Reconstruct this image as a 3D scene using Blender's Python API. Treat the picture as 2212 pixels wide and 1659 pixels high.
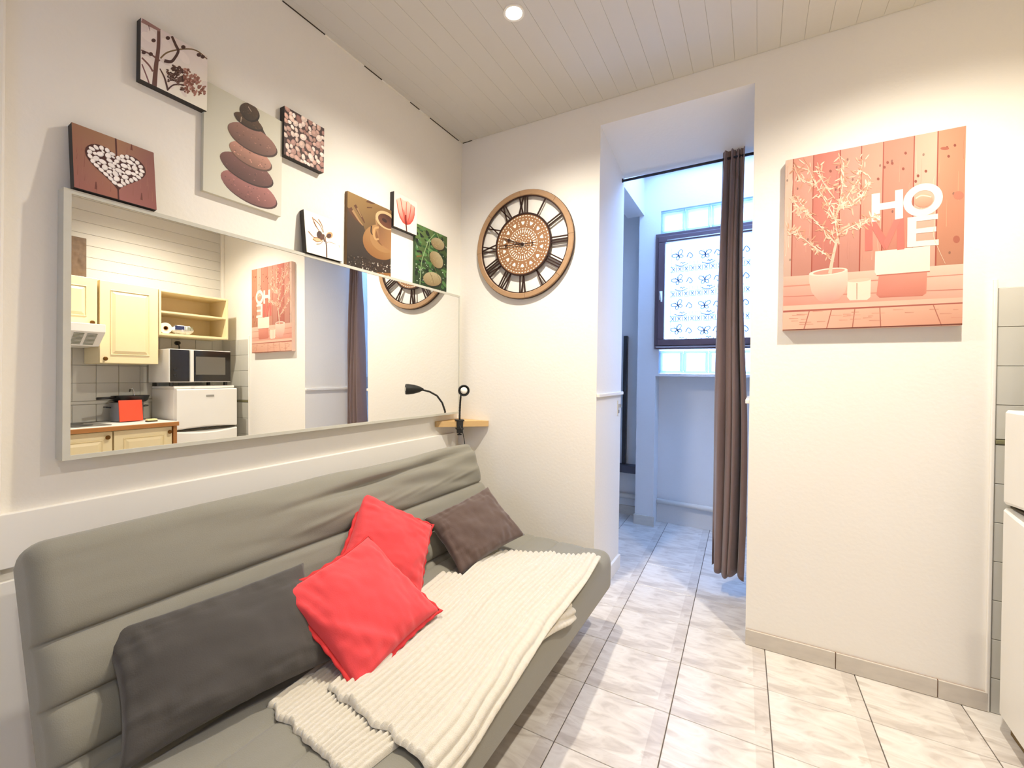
import bpy, bmesh, math, random
import numpy as np
from mathutils import Vector, Matrix, noise

for o in list(bpy.data.objects): bpy.data.objects.remove(o)
SC = bpy.context.scene
COL = SC.collection

# ------------------------------------------------------------------ camera
CAMZ = 1.30057
FPX, PPX, PPY = 948.552, 1091.456, 811.724          # focal length and principal point in pixels of 2212x1659
def cam_axes(yaw, pitch, roll):
    f = np.array([math.sin(yaw)*math.cos(pitch), math.cos(yaw)*math.cos(pitch), math.sin(pitch)])
    r = np.array([math.cos(yaw), -math.sin(yaw), 0.0]); d = np.cross(f, r)
    return np.array([math.cos(roll)*r + math.sin(roll)*d, -math.sin(roll)*r + math.cos(roll)*d, f])
AX = cam_axes(-0.5203785, -0.00464345, -0.0150385)   # rows: right, down, forward
cd = bpy.data.cameras.new('camera'); cam = bpy.data.objects.new('camera', cd); COL.objects.link(cam)
cd.sensor_fit = 'HORIZONTAL'; cd.sensor_width = 36.0; cd.lens = FPX/2212*36
cd.shift_x = (1106-PPX)/2212; cd.shift_y = (PPY-829.5)/2212; cd.clip_start = 0.02
mw = Matrix.Identity(4)
for i in range(3):
    mw[i][0] = AX[0][i]; mw[i][1] = -AX[1][i]; mw[i][2] = -AX[2][i]
mw.translation = (0, 0, CAMZ)
cam.matrix_world = mw; SC.camera = cam
def ray(u, v): return AX.T @ np.array([(u-PPX)/FPX, (v-PPY)/FPX, 1.0])
def on_plane(u, v, axis, val):
    d = ray(u, v); c = np.array([0, 0, CAMZ]); return c + d*((val-c[axis])/d[axis])

# ------------------------------------------------------------------ world, exposure
SC.view_settings.view_transform = 'Standard'; SC.view_settings.look = 'None'
SC.view_settings.gamma = 1.0; SC.view_settings.use_curve_mapping = False
SC.view_settings.exposure = 0.17
W = bpy.data.worlds.new('sky'); SC.world = W; W.use_nodes = True
bg = W.node_tree.nodes['Background']; bg.inputs[0].default_value = (0.27, 0.48, 1.0, 1); bg.inputs[1].default_value = 14.0
SC.cycles.max_bounces = 8; SC.cycles.diffuse_bounces = 5; SC.cycles.glossy_bounces = 4; SC.cycles.adaptive_threshold = 0.02
SC.cycles.transparent_max_bounces = 10; SC.cycles.sample_clamp_indirect = 4.0
SPOT_POWER = 205.0; SPOT_COLOR = (1.0, 0.915, 0.79)

# ------------------------------------------------------------------ helpers
def lin(c):
    return tuple((x/255/12.92 if x/255 <= 0.04045 else ((x/255+0.055)/1.055)**2.4) for x in c)
MATS = {}
def mat(name, rgb, rough=0.6, metal=0.0, bump=None, vary=None, spec=None, sheen=0.0, coord='Object', stretch=None):
    if name in MATS: return MATS[name]
    m = bpy.data.materials.new(name); m.use_nodes = True; nt = m.node_tree
    b = nt.nodes['Principled BSDF']; c = lin(rgb)
    b.inputs['Base Color'].default_value = (*c, 1); b.inputs['Roughness'].default_value = rough
    b.inputs['Metallic'].default_value = metal
    if spec is not None: b.inputs['Specular IOR Level'].default_value = spec
    if sheen: b.inputs['Sheen Weight'].default_value = sheen
    if bump or vary:
        tc = nt.nodes.new('ShaderNodeTexCoord'); mp = nt.nodes.new('ShaderNodeMapping')
        nt.links.new(tc.outputs[coord], mp.inputs[0])
        if stretch: mp.inputs['Scale'].default_value = stretch
    if vary:
        sc_, amt = vary
        n = nt.nodes.new('ShaderNodeTexNoise'); n.inputs['Scale'].default_value = sc_; n.inputs['Detail'].default_value = 5
        nt.links.new(mp.outputs[0], n.inputs['Vector'])
        mx = nt.nodes.new('ShaderNodeMix'); mx.data_type = 'RGBA'
        mx.inputs[6].default_value = (*[x*(1-amt) for x in c], 1); mx.inputs[7].default_value = (*[min(1, x*(1+amt)) for x in c], 1)
        nt.links.new(n.outputs['Fac'], mx.inputs[0]); nt.links.new(mx.outputs[2], b.inputs['Base Color'])
    if bump:
        sc_, st = bump[:2]
        n = nt.nodes.new('ShaderNodeTexNoise'); n.inputs['Scale'].default_value = sc_; n.inputs['Detail'].default_value = 4
        nt.links.new(mp.outputs[0], n.inputs['Vector'])
        bp = nt.nodes.new('ShaderNodeBump'); bp.inputs['Strength'].default_value = st; bp.inputs['Distance'].default_value = 0.01
        nt.links.new(n.outputs['Fac'], bp.inputs['Height']); nt.links.new(bp.outputs[0], b.inputs['Normal'])
    MATS[name] = m; return m
def emit_mat(name, rgb, strength):
    m = bpy.data.materials.new(name); m.use_nodes = True; nt = m.node_tree; b = nt.nodes['Principled BSDF']
    b.inputs['Base Color'].default_value = (1, 1, 1, 1); b.inputs['Emission Color'].default_value = (*rgb, 1)
    b.inputs['Emission Strength'].default_value = strength; MATS[name] = m; return m
def sheer_mat(name, rgb, opacity, rough=0.5, glossy=False, bump=None):
    """thin see-through sheet: transparent mixed with a translucent/diffuse or glossy body"""
    m = bpy.data.materials.new(name); m.use_nodes = True; nt = m.node_tree
    for n in list(nt.nodes):
        if n.type != 'OUTPUT_MATERIAL': nt.nodes.remove(n)
    out = [n for n in nt.nodes if n.type == 'OUTPUT_MATERIAL'][0]
    tr = nt.nodes.new('ShaderNodeBsdfTransparent'); mix = nt.nodes.new('ShaderNodeMixShader'); mix.inputs[0].default_value = opacity
    c = (*lin(rgb), 1)
    if glossy:
        g = nt.nodes.new('ShaderNodeBsdfGlossy'); g.inputs[0].default_value = c; g.inputs['Roughness'].default_value = rough; body = g
    else:
        d = nt.nodes.new('ShaderNodeBsdfDiffuse'); t = nt.nodes.new('ShaderNodeBsdfTranslucent'); a = nt.nodes.new('ShaderNodeMixShader')
        d.inputs[0].default_value = c; t.inputs[0].default_value = c; a.inputs[0].default_value = 0.55
        nt.links.new(d.outputs[0], a.inputs[1]); nt.links.new(t.outputs[0], a.inputs[2]); body = a
    nt.links.new(tr.outputs[0], mix.inputs[1]); nt.links.new(body.outputs[0], mix.inputs[2]); nt.links.new(mix.outputs[0], out.inputs[0])
    MATS[name] = m; return m

def tag(o, label=None, cat=None, group=None, kind=None):
    if label: o['label'] = label
    if cat: o['category'] = cat
    if group: o['group'] = group
    if kind: o['kind'] = kind
    return o
def thing(name, label, cat, loc=(0, 0, 0), group=None, kind=None):
    o = bpy.data.objects.new(name, None); o.empty_display_size = 0.1; COL.objects.link(o); o.location = loc
    return tag(o, label, cat, group, kind)
def wloc(o):
    v = Vector((0, 0, 0))
    while o is not None:
        v += o.location if o.matrix_parent_inverse == Matrix.Identity(4) or o.parent is None else o.location + o.matrix_parent_inverse.translation
        o = o.parent
    return v
def obj(name, bm, m, parent=None, smooth=False, auto=None):
    """bm is given in world coordinates; the object's origin goes to the mesh's bottom centre"""
    me = bpy.data.meshes.new(name)
    if isinstance(bm, bmesh.types.BMesh):
        bmesh.ops.recalc_face_normals(bm, faces=bm.faces)
        bm.to_mesh(me); bm.free()
    else:
        me.from_pydata(bm[0], [], bm[1]); me.update()
    n = len(me.vertices); co = np.empty(n*3, dtype=np.float32); me.vertices.foreach_get('co', co); co = co.reshape(-1, 3)
    c = np.array([(co[:, 0].min()+co[:, 0].max())/2, (co[:, 1].min()+co[:, 1].max())/2, co[:, 2].min()], dtype=np.float32)
    co -= c; me.vertices.foreach_set('co', co.ravel()); me.update()
    for k in (m if isinstance(m, (list, tuple)) else [m]): me.materials.append(k)
    if smooth: me.polygons.foreach_set('use_smooth', [True]*len(me.polygons))
    if auto is not None:
        me.polygons.foreach_set('use_smooth', [True]*len(me.polygons)); me.set_sharp_from_angle(angle=math.radians(auto))
    o = bpy.data.objects.new(name, me); COL.objects.link(o)
    c = Vector(c.tolist())
    if parent is not None:
        o.parent = parent; o.location = c - wloc(parent)
    else: o.location = c
    return o
def bmnew(): return bmesh.new()
def box(bm, x0, x1, y0, y1, z0, z1, bev=0.0, seg=2):
    t = bmesh.new()
    v = [t.verts.new(p) for p in ((x0,y0,z0),(x1,y0,z0),(x1,y1,z0),(x0,y1,z0),(x0,y0,z1),(x1,y0,z1),(x1,y1,z1),(x0,y1,z1))]
    for f in ((0,3,2,1),(4,5,6,7),(0,1,5,4),(1,2,6,5),(2,3,7,6),(3,0,4,7)): t.faces.new([v[i] for i in f])
    if bev: bmesh.ops.bevel(t, geom=t.edges[:], offset=bev, segments=seg, affect='EDGES', profile=0.5)
    merge(bm, t); return bm
def merge(bm, t, M=None):
    if M is not None: bmesh.ops.transform(t, matrix=M, verts=t.verts[:])
    me = bpy.data.meshes.new('tmp'); t.to_mesh(me); t.free(); bm.from_mesh(me); bpy.data.meshes.remove(me)
def xbox(x0, x1, y0, y1, z0, z1, bev=0.0): return box(bmnew(), x0, x1, y0, y1, z0, z1, bev)
def hexa(bm, pts):
    v = [bm.verts.new(p) for p in pts]
    for f in ((0,3,2,1),(4,5,6,7),(0,1,5,4),(1,2,6,5),(2,3,7,6),(3,0,4,7)): bm.faces.new([v[i] for i in f])
def tube(bm, pts, r, n=10, caps=True):
    pts = [Vector(p) for p in pts]; rs = r if isinstance(r, (list, tuple)) else [r]*len(pts); rings = []
    up = Vector((0, 0, 1)); prev = None
    for i, p in enumerate(pts):
        d = (pts[min(i+1, len(pts)-1)] - pts[max(i-1, 0)]).normalized()
        if prev is None:
            a = d.cross(up); a = a if a.length > 1e-3 else d.cross(Vector((1, 0, 0)))
        else: a = prev - d*prev.dot(d)
        a.normalize(); prev = a; b = d.cross(a)
        rings.append([bm.verts.new(p + (a*math.cos(2*math.pi*k/n) + b*math.sin(2*math.pi*k/n))*rs[i]) for k in range(n)])
    for i in range(len(rings)-1):
        for k in range(n): bm.faces.new((rings[i][k], rings[i][(k+1) % n], rings[i+1][(k+1) % n], rings[i+1][k]))
    if caps:
        bm.faces.new(rings[0]); bm.faces.new(rings[-1][::-1])
    return bm
def lathe(bm, prof, M=None, n=24):
    """prof: (radius, height) pairs turned about z, then placed by M"""
    t = bmesh.new(); rings = []
    for r, h in prof:
        rings.append([t.verts.new((r*math.cos(2*math.pi*k/n), r*math.sin(2*math.pi*k/n), h)) for k in range(n)] if r > 1e-6 else [t.verts.new((0, 0, h))])
    for a, b in zip(rings, rings[1:]):
        if len(a) == 1 and len(b) == 1: continue
        for k in range(n):
            if len(a) == 1: t.faces.new((a[0], b[k], b[(k+1) % n]))
            elif len(b) == 1: t.faces.new((a[k], a[(k+1) % n], b[0]))
            else: t.faces.new((a[k], a[(k+1) % n], b[(k+1) % n], b[k]))
    if len(rings[0]) > 1: t.faces.new(rings[0])
    if len(rings[-1]) > 1: t.faces.new(rings[-1])
    merge(bm, t, M); return bm
def frame_to(o, zdir, xdir=None):
    z = Vector(zdir).normalized(); x = Vector(xdir) if xdir else (Vector((0, 0, 1)) if abs(z.z) < 0.9 else Vector((1, 0, 0)))
    x = (x - z*x.dot(z)).normalized(); y = z.cross(x); M = Matrix.Identity(4)
    for i in range(3): M[i][0] = x[i]; M[i][1] = y[i]; M[i][2] = z[i]
    M.translation = o; return M

# ------------------------------------------------------------------ shared materials
M_WALL = mat('warm_white_plaster', (236, 232, 224), 0.75, bump=(60, 0.08), vary=(2.5, 0.015))
M_CEIL = mat('white_painted_board', (208, 205, 198), 0.6, bump=(40, 0.05), vary=(3, 0.02))
M_DARK = mat('dark_gap', (52, 46, 38), 0.9)
M_TILEWALL = mat('grey_wall_tile', (200, 198, 188), 0.25, vary=(6, 0.05))
M_GROUTW = mat('wall_grout', (150, 146, 134), 0.8)
M_CREAM = mat('cream_cabinet', (234, 217, 172), 0.4, vary=(8, 0.02))
M_WHITE = mat('white_enamel', (232, 230, 224), 0.35, vary=(9, 0.02))
M_BLACK = mat('black_plastic', (26, 26, 27), 0.4)
M_CHROME = mat('brushed_chrome', (200, 200, 200), 0.2, 1.0)
M_BRASS = mat('antique_brass', (120, 82, 36), 0.35, 0.8)

# ================================================================== ROOM
XL, XR, YB, YF, H = -1.775, 1.27, 2.454, -1.7, 2.870
def structure(name, bm, m, parent=None): return tag(obj(name, bm, m, parent), kind='structure')
structure('wall_left', xbox(XL-0.16, XL, YF-0.15, YB, 0, 3.05), M_WALL)
tag(obj('trim_1', xbox(XL, XL+0.020, YF, 0.352, 0, H, 0.006), M_WALL), kind='structure')
bm = bmnew()
box(bm, XL-0.16, -0.80, YB, 2.98, 0, 3.05); box(bm, -0.03, XR+0.2, YB, 2.98, 0, 3.05)
hexa(bm, [(-0.80, YB, 2.735), (-0.03, YB, 2.735), (-0.03, 2.98, 2.635), (-0.80, 2.98, 2.635), (-0.80, YB, 3.05), (-0.03, YB, 3.05), (-0.03, 2.98, 3.05), (-0.80, 2.98, 3.05)])
wall_back = structure('wall_back', bm, M_WALL)
wall_right = structure('wall_right', xbox(XR, XR+0.2, YF-0.15, YB, 0, 3.05), M_WALL)
bm = bmnew(); FX0, FX1, FZ0, FZ1 = -0.68, -0.12, 1.25, 2.05       # added window, unseen behind the viewer, to let in soft daylight
box(bm, XL, FX0, YF-0.15, YF, 0, 3.05); box(bm, FX1, XR, YF-0.15, YF, 0, 3.05); box(bm, FX0, FX1, YF-0.15, YF, 0, FZ0); box(bm, FX0, FX1, YF-0.15, YF, FZ1, 3.05)
structure('wall_front', bm, M_WALL)
# ceiling of tongue-and-groove boards running towards the back wall
ceil = structure('ceiling', xbox(XL, XR, YF, YB, H+0.012, H+0.16), M_DARK)
x = -0.404 - 0.095*15; xs = []
while x < XR: xs.append(x); x += 0.095
cuts = [XL+0.003] + [v for v in xs if v > XL+0.03] + [XR]
for a, b in zip(cuts, cuts[1:]):
    bm = bmnew(); g = 0.00025
    prof = [(a+g, H+0.012), (a+g, H+0.001), (a+g+0.0009, H), (b-g-0.0009, H), (b-g, H+0.001), (b-g, H+0.012)]
    va = [bm.verts.new((p[0], YF, p[1])) for p in prof]; vb = [bm.verts.new((p[0], YB-0.002, p[1])) for p in prof]
    for i in range(5): bm.faces.new((va[i], va[i+1], vb[i+1], vb[i]))
    bm.faces.new(va); bm.faces.new(vb[::-1]); obj('ceiling_board', bm, M_CEIL, ceil)
# cornice filler between boards and walls, broken where the joint has opened
gaps = [(1.139, 1.353), (1.587, 1.711), (1.929, 2.013), (2.107, 2.411)]
y = YF
for a, b in gaps + [(YB, None)]:
    obj('joint_filler', xbox(XL, XL+0.007, y, a, H-0.004, H+0.004), M_WALL, ceil)
    if b: obj('joint_gap', xbox(XL, XL+0.006, a, b, H-0.0015, H+0.002), M_DARK, ceil)
    y = b
obj('joint_gap', xbox(-1.765, -1.69, YB-0.006, YB, H-0.002, H+0.002), M_DARK, ceil)

# floor: grout bed and marble-look tiles, laid a little askew to the walls
def marble_material():
    m = bpy.data.materials.new('marble_floor_tile'); m.use_nodes = True; nt = m.node_tree; b = nt.nodes['Principled BSDF']
    tc = nt.nodes.new('ShaderNodeTexCoord'); oi = nt.nodes.new('ShaderNodeObjectInfo')
    mp = nt.nodes.new('ShaderNodeMapping'); mp.inputs['Rotation'].default_value = (0, 0, math.radians(38)); mp.inputs['Scale'].default_value = (2.6, 6.5, 1)
    nt.links.new(tc.outputs['Object'], mp.inputs[0])
    rv = nt.nodes.new('ShaderNodeMath'); rv.operation = 'MULTIPLY'; rv.inputs[1].default_value = 0.25; nt.links.new(oi.outputs['Random'], rv.inputs[0])
    cb = nt.nodes.new('ShaderNodeCombineXYZ'); nt.links.new(rv.outputs[0], cb.inputs[0]); nt.links.new(cb.outputs[0], mp.inputs['Location'])
    n1 = nt.nodes.new('ShaderNodeTexNoise'); n1.inputs['Scale'].default_value = 2.2; n1.inputs['Detail'].default_value = 7; n1.inputs['Distortion'].default_value = 1.3
    nt.links.new(mp.outputs[0], n1.inputs['Vector'])
    r = nt.nodes.new('ShaderNodeValToRGB'); e = r.color_ramp.elements
    e[0].position = 0.30; e[0].color = (*lin((184, 175, 166)), 1); e[1].position = 0.47; e[1].color = (*lin((212, 205, 197)), 1)
    k = e.new(0.60); k.color = (*lin((224, 219, 212)), 1)
    k = e.new(0.70); k.color = (*lin((198, 188, 178)), 1)
    nt.links.new(n1.outputs['Fac'], r.inputs[0])
    # faint printed border band along two sides of each tile
    sx = nt.nodes.new('ShaderNodeSeparateXYZ'); nt.links.new(tc.outputs['Object'], sx.inputs[0])
    c1 = nt.nodes.new('ShaderNodeMath'); c1.operation = 'GREATER_THAN'; c1.inputs[1].default_value = 0.118; nt.links.new(sx.outputs[0], c1.inputs[0])
    c2 = nt.nodes.new('ShaderNodeMath'); c2.operation = 'LESS_THAN'; c2.inputs[1].default_value = -0.118; nt.links.new(sx.outputs[1], c2.inputs[0])
    mx = nt.nodes.new('ShaderNodeMath'); mx.operation = 'MAXIMUM'; nt.links.new(c1.outputs[0], mx.inputs[0]); nt.links.new(c2.outputs[0], mx.inputs[1])
    n2 = nt.nodes.new('ShaderNodeTexNoise'); n2.inputs['Scale'].default_value = 14; n2.inputs['Detail'].default_value = 3; nt.links.new(tc.outputs['Object'], n2.inputs['Vector'])
    mm = nt.nodes.new('ShaderNodeMath'); mm.operation = 'MULTIPLY'; nt.links.new(mx.outputs[0], mm.inputs[0]); nt.links.new(n2.outputs['Fac'], mm.inputs[1])
    mq = nt.nodes.new('ShaderNodeMix'); mq.data_type = 'RGBA'; mq.blend_type = 'MULTIPLY'; mq.inputs[7].default_value = (*lin((226, 222, 220)), 1)
    nt.links.new(mm.outputs[0], mq.inputs[0]); nt.links.new(r.outputs[0], mq.inputs[6]); nt.links.new(mq.outputs[2], b.inputs['Base Color'])
    b.inputs['Roughness'].default_value = 0.28; MATS['marble'] = m; return m
M_MARBLE = marble_material(); M_GROUT = mat('floor_grout', (92, 84, 76), 0.9)
floor = structure('floor', xbox(-2.3, 1.5, YF, 4.4, -0.12, -0.003), M_GROUT)
TS, TR = 0.34, -0.0238
tm = None
for i in range(-6, 8):
    for j in range(-11, 9):
        a, b = (i+0.5)*TS, (j+0.5)*TS
        X = -0.6123 + a*math.cos(TR) + b*math.sin(TR); Y = 1.7806 - a*math.sin(TR) + b*math.cos(TR)
        if not (-1.9 < X < 1.4 and YF-0.05 < Y < 4.25): continue
        if X < -0.95 and Y > 2.6 and Y < 2.95: continue
        if tm is None:
            o = obj('floor_tile', box(bmnew(), -TS/2+0.0018, TS/2-0.0018, -TS/2+0.0011, TS/2-0.0011, -0.010, 0, 0.0012, 1), M_MARBLE, floor); tm = o.data
        else:
            o = bpy.data.objects.new('floor_tile', tm); COL.objects.link(o); o.parent = floor
        o.location = Vector((X, Y, -0.010)) - floor.location; o.rotation_euler = (0, 0, -TR)
# skirting tiles on the back wall
M_SKIRT = mat('skirting_tile', (202, 194, 182), 0.35, vary=(14, 0.16), stretch=(1, 1, 3))
sk = structure('baseboard_back', xbox(-0.028, 0.806, YB-0.004, YB, 0, 0.073), mat('terracotta_bed', (140, 96, 60), 0.9))
for a, b in ((-0.03, 0.323), (0.326, 0.660), (0.663, 0.806)):
    obj('skirting_tile', box(bmnew(), a, b, YB-0.013, YB-0.004, 0.001, 0.075, 0.0015, 1), M_SKIRT, sk)
tag(obj('baseboard_left', xbox(-0.815, -0.785, YB+0.03, 2.98, 0, 0.09, 0.004), M_WALL), kind='structure')
# boarded ledge along the left wall, open joint, lower lining
M_PANEL = mat('white_lining_board', (234, 231, 224), 0.5, bump=(30, 0.04))
tag(obj('trim_2', xbox(XL, XL+0.022, 0.345, 2.40, 0.752, 0.900, 0.002), M_PANEL), kind='structure')
tag(obj('trim_3', xbox(XL, XL+0.016, 0.345, 2.454, 0.0, 0.715, 0.002), M_PANEL), kind='structure')
# dado strips on the jambs of the passage
tag(obj('trim_4', xbox(-0.80, -0.782, YB, 2.98, 1.172, 1.192, 0.003), M_WALL), kind='structure')
tag(obj('trim_5', xbox(-0.048, -0.03, YB, 2.98, 1.172, 1.192, 0.003), M_WALL), kind='structure')
# white edge strip of the wall where the kitchen tiling begins
tag(obj('trim_6', xbox(0.800, 0.812, YB-0.012, YB, 0.0, 1.70, 0.003), M_WALL), kind='structure')

def tile_patch(parent, face, a0, a1, z0, z1, ta, tz, at):
    """tiles on a wall facing -y (face 'y') or -x (face 'x')"""
    cache = {}
    na = int(math.ceil((a1-a0)/ta - 0.02)); nz = int(math.ceil((z1-z0)/tz - 0.02))
    for i in range(na):
        for k in range(nz):
            p0, p1 = a0+i*ta, min(a0+(i+1)*ta, a1); q1 = z1-k*tz; q0 = max(z1-(k+1)*tz, z0)
            key = (round(p1-p0, 3), round(q1-q0, 3)); g = 0.0013
            if key not in cache:
                w, h = p1-p0-2*g, q1-q0-2*g
                b = box(bmnew(), -w/2, w/2, -0.006, 0, 0, h, 0.001, 1) if face == 'y' else box(bmnew(), -0.006, 0, -w/2, w/2, 0, h, 0.001, 1)
                o = obj('wall_tile', b, M_TILEWALL, parent); cache[key] = o.data
            else:
                o = bpy.data.objects.new('wall_tile', cache[key]); COL.objects.link(o); o.parent = parent
            loc = Vector(((p0+p1)/2, at-0.005, q0+g)) if face == 'y' else Vector((at-0.005, (p0+p1)/2, q0+g))
            o.location = loc - parent.location
obj('tile_bed', xbox(0.812, XR, YB-0.003, YB, 0.0, 1.665), M_GROUTW, wall_back)
tile_patch(wall_back, 'y', 0.814, XR-0.002, 0.0, 1.052, 0.153, 0.1525, YB)
tile_patch(wall_back, 'y', 0.814, XR-0.002, 1.074, 1.665, 0.153, 0.1525, YB)
obj('border_tile', xbox(0.814, XR, YB-0.011, YB-0.003, 1.054, 1.071, 0.003), mat('olive_border', (128, 124, 92), 0.4), wall_back)
obj('tile_bed', xbox(XR-0.003, XR, 0.55, YB-0.004, 0.80, 1.70), M_GROUTW, wall_right)
tile_patch(wall_right, 'x', 0.575, YB-0.008, 0.935, 1.077, 0.1475, 0.145, XR)
tile_patch(wall_right, 'x', 0.575, YB-0.008, 1.106, 1.686, 0.1475, 0.145, XR)
obj('border_tile', xbox(XR-0.009, XR-0.003, 0.55, YB-0.01, 1.079, 1.104, 0.002), M_TILEWALL, wall_right)
# horizontal white boards above the tiling
z = 1.715
while z < H-0.01:
    t = min(z+0.0925, H-0.003)
    obj('wall_board', box(bmnew(), XR-0.010, XR, YF+0.1, YB-0.03, z+0.0007, t, 0.0015, 1), M_CEIL, wall_right); z += 0.0935
tag(obj('trim_7', xbox(XR-0.035, XR, YB-0.03, YB, 1.70, H, 0.004), M_WALL), kind='structure')

# ------------------------------------------------------------------ room behind the passage
ROOM2 = mat('cool_white_plaster', (228, 229, 230), 0.7, bump=(60, 0.08))
bm = bmnew(); Y0, Y1 = 3.93, 4.28
box(bm, -0.915, -0.76, Y0, Y1, 0, 1.30); box(bm, -0.915, -0.735, Y0, Y1, 1.322, 1.530); box(bm, -0.915, -0.772, Y0, Y1, 1.530, 2.515)
box(bm, -0.915, -0.735, Y0, Y1, 2.515, 3.05); box(bm, -0.735, 0.05, Y0, Y1, 2.715, 3.05)
box(bm, -0.915, 1.3, Y0, Y1, 1.30, 1.322); box(bm, 0.05, 1.3, Y0, Y1, 1.322, 3.05); box(bm, -0.76, 1.3, 4.10, Y1, 0, 1.30)
structure('wall_window', bm, ROOM2)
structure('wall_corridor', xbox(-2.3, -0.915, 4.15, 4.28, 0, 3.05), ROOM2)
structure('wall_lintel', xbox(-1.02, -0.875, 2.98, 3.93, 2.70, 3.05), ROOM2)
bm = bmnew(); box(bm, -2.4, -2.3, 2.45, 4.28, 0, 3.05); structure('wall_corridor_left', bm, ROOM2)
structure('wall_corridor_front', xbox(-2.3, XL-0.16, 2.45, 2.55, 0, 3.05), ROOM2)
structure('wall_passage_right', xbox(1.3, 1.42, 2.98, 4.28, 0, 3.05), ROOM2)
bm = bmnew(); GX0, GX1, GY0, GY1 = -0.78, 1.20, 3.04, 3.86            # added roof opening, out of view, to brighten the back room with daylight
box(bm, -2.4, GX0, 2.98, 4.28, 3.05, 3.15); box(bm, GX1, 1.42, 2.98, 4.28, 3.05, 3.15); box(bm, GX0, GX1, 2.98, GY0, 3.05, 3.15); box(bm, GX0, GX1, GY1, 4.28, 3.05, 3.15)
structure('ceiling_passage', bm, ROOM2)
tag(obj('baseboard_far', xbox(-0.925, -0.752, 3.918, 3.93, 0, 0.085, 0.002), M_SKIRT), kind='structure')
tag(obj('baseboard_corridor', xbox(-2.3, -0.915, 4.135, 4.15, 0, 0.085, 0.002), M_SKIRT), kind='structure')
o = obj('heating_pipe', tube(tube(bmnew(), [(-0.758, 4.072, 0.19), (1.29, 4.072, 0.17)], 0.022, 14), [(-0.25, 4.072, 0.184), (-0.20, 4.072, 0.183)], 0.027, 14), M_WHITE, smooth=True)
tag(o, 'white painted pipe running low across the alcove under the window', 'pipe')
o = obj('heating_pipe', tube(bmnew(), [(-2.29, 4.118, 0.19), (-0.918, 4.118, 0.18)], 0.022, 14), M_WHITE, smooth=True)
tag(o, 'white painted pipe low on the corridor wall beyond the pilaster', 'pipe')
o = obj('wall_shelf', xbox(-1.9, -0.93, 4.03, 4.149, 0.41, 0.475, 0.004), mat('dark_shelf', (70, 70, 78), 0.6))
tag(o, 'low dark ledge on the corridor wall beyond the pilaster', 'ledge')
o = obj('dark_pole', xbox(-1.085, -1.05, 4.10, 4.148, 0.476, 1.67, 0.004), M_BLACK)
tag(o, 'tall narrow dark upright standing on the corridor ledge', 'pole')

# window: brown frame with one casement, lace panel, glass-block rows
M_PVC = mat('brown_window_frame', (88, 68, 74), 0.4)
wx0, wx1, wz0, wz1 = -0.772, 0.05, 1.530, 2.515
win = thing('window_1', 'brown framed casement window with a lace panel between glass blocks', 'window', (-0.36, 3.93, wz0), kind='structure')
def ring(bm, x0, x1, z0, z1, w, y0, y1, bev=0.004):
    for a in ((x0, x1, z0, z0+w), (x0, x1, z1-w, z1), (x0, x0+w, z0+w, z1-w), (x1-w, x1, z0+w, z1-w)): box(bm, a[0], a[1], y0, y1, a[2], a[3], bev)
    return bm
obj('window_frame', ring(bmnew(), wx0, wx1, wz0, wz1, 0.034, 3.910, 3.990), M_PVC, win)
obj('sash', ring(bmnew(), wx0+0.028, wx1-0.028, wz0+0.028, wz1-0.028, 0.055, 3.888, 3.950, 0.006), M_PVC, win)
obj('drip_ledge', xbox(wx0+0.02, wx1-0.02, 3.880, 3.915, wz0+0.010, wz0+0.022, 0.002), mat('pale_frame_ledge', (150, 138, 140), 0.4), win)  # thin ledge strip in a paler tone than the frame
M_GLASS = sheer_mat('clear_glass', (255, 255, 255), 0.06, 0.02, glossy=True)
obj('pane', xbox(wx0+0.083, wx1-0.083, 3.925, 3.931, wz0+0.083, wz1-0.083), M_GLASS, win)
bm = box(bmnew(), -0.729, -0.705, 3.876, 3.888, 1.945, 2.02, 0.003); tube(bm, [(-0.717, 3.876, 2.005), (-0.717, 3.855, 2.003), (-0.712, 3.850, 1.985), (-0.706, 3.848, 1.925)], [0.007, 0.007, 0.008, 0.006], 10)
tag(obj('handle', bm, M_WHITE, win, auto=40), 'white lever handle')
M_BLOCK = sheer_mat('glass_block_body', (242, 248, 255), 0.42); M_BLOCKEDGE = sheer_mat('glass_block_edge', (205, 220, 232), 0.75)
w2 = thing('added_rooflight', 'unseen glazed roof light added to brighten the back room', 'window', (0.21, 3.45, 3.09), kind='structure')
bm = bmnew()
for x in (GX0, 0.19, GX1-0.04): box(bm, x, x+0.04, GY0, GY1, 3.09, 3.13)
for y in (GY0, GY1-0.04): box(bm, GX0+0.04, 0.19, y, y+0.04, 3.09, 3.13); box(bm, 0.23, GX1-0.04, y, y+0.04, 3.09, 3.13)
obj('window_frame', bm, M_PVC, w2)
for a, b in ((GX0+0.04, 0.19), (0.23, GX1-0.04)): obj('pane', xbox(a, b, GY0+0.04, GY1-0.04, 3.105, 3.111), M_GLASS, w2)
w3 = thing('added_fill_window', 'white casement window added unseen behind the viewer for fill daylight', 'window', (-0.4, YF-0.08, FZ0), kind='structure')
bm = ring(bmnew(), FX0, -0.40, FZ0, FZ1, 0.05, YF-0.11, YF-0.05); ring(bm, -0.40, FX1, FZ0, FZ1, 0.05, YF-0.11, YF-0.05); obj('window_frame', bm, M_WHITE, w3)
for a, b in ((FX0+0.05, -0.45), (-0.35, FX1-0.05)): obj('pane', xbox(a, b, YF-0.083, YF-0.077, FZ0+0.05, FZ1-0.05), M_GLASS, w3)
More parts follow.
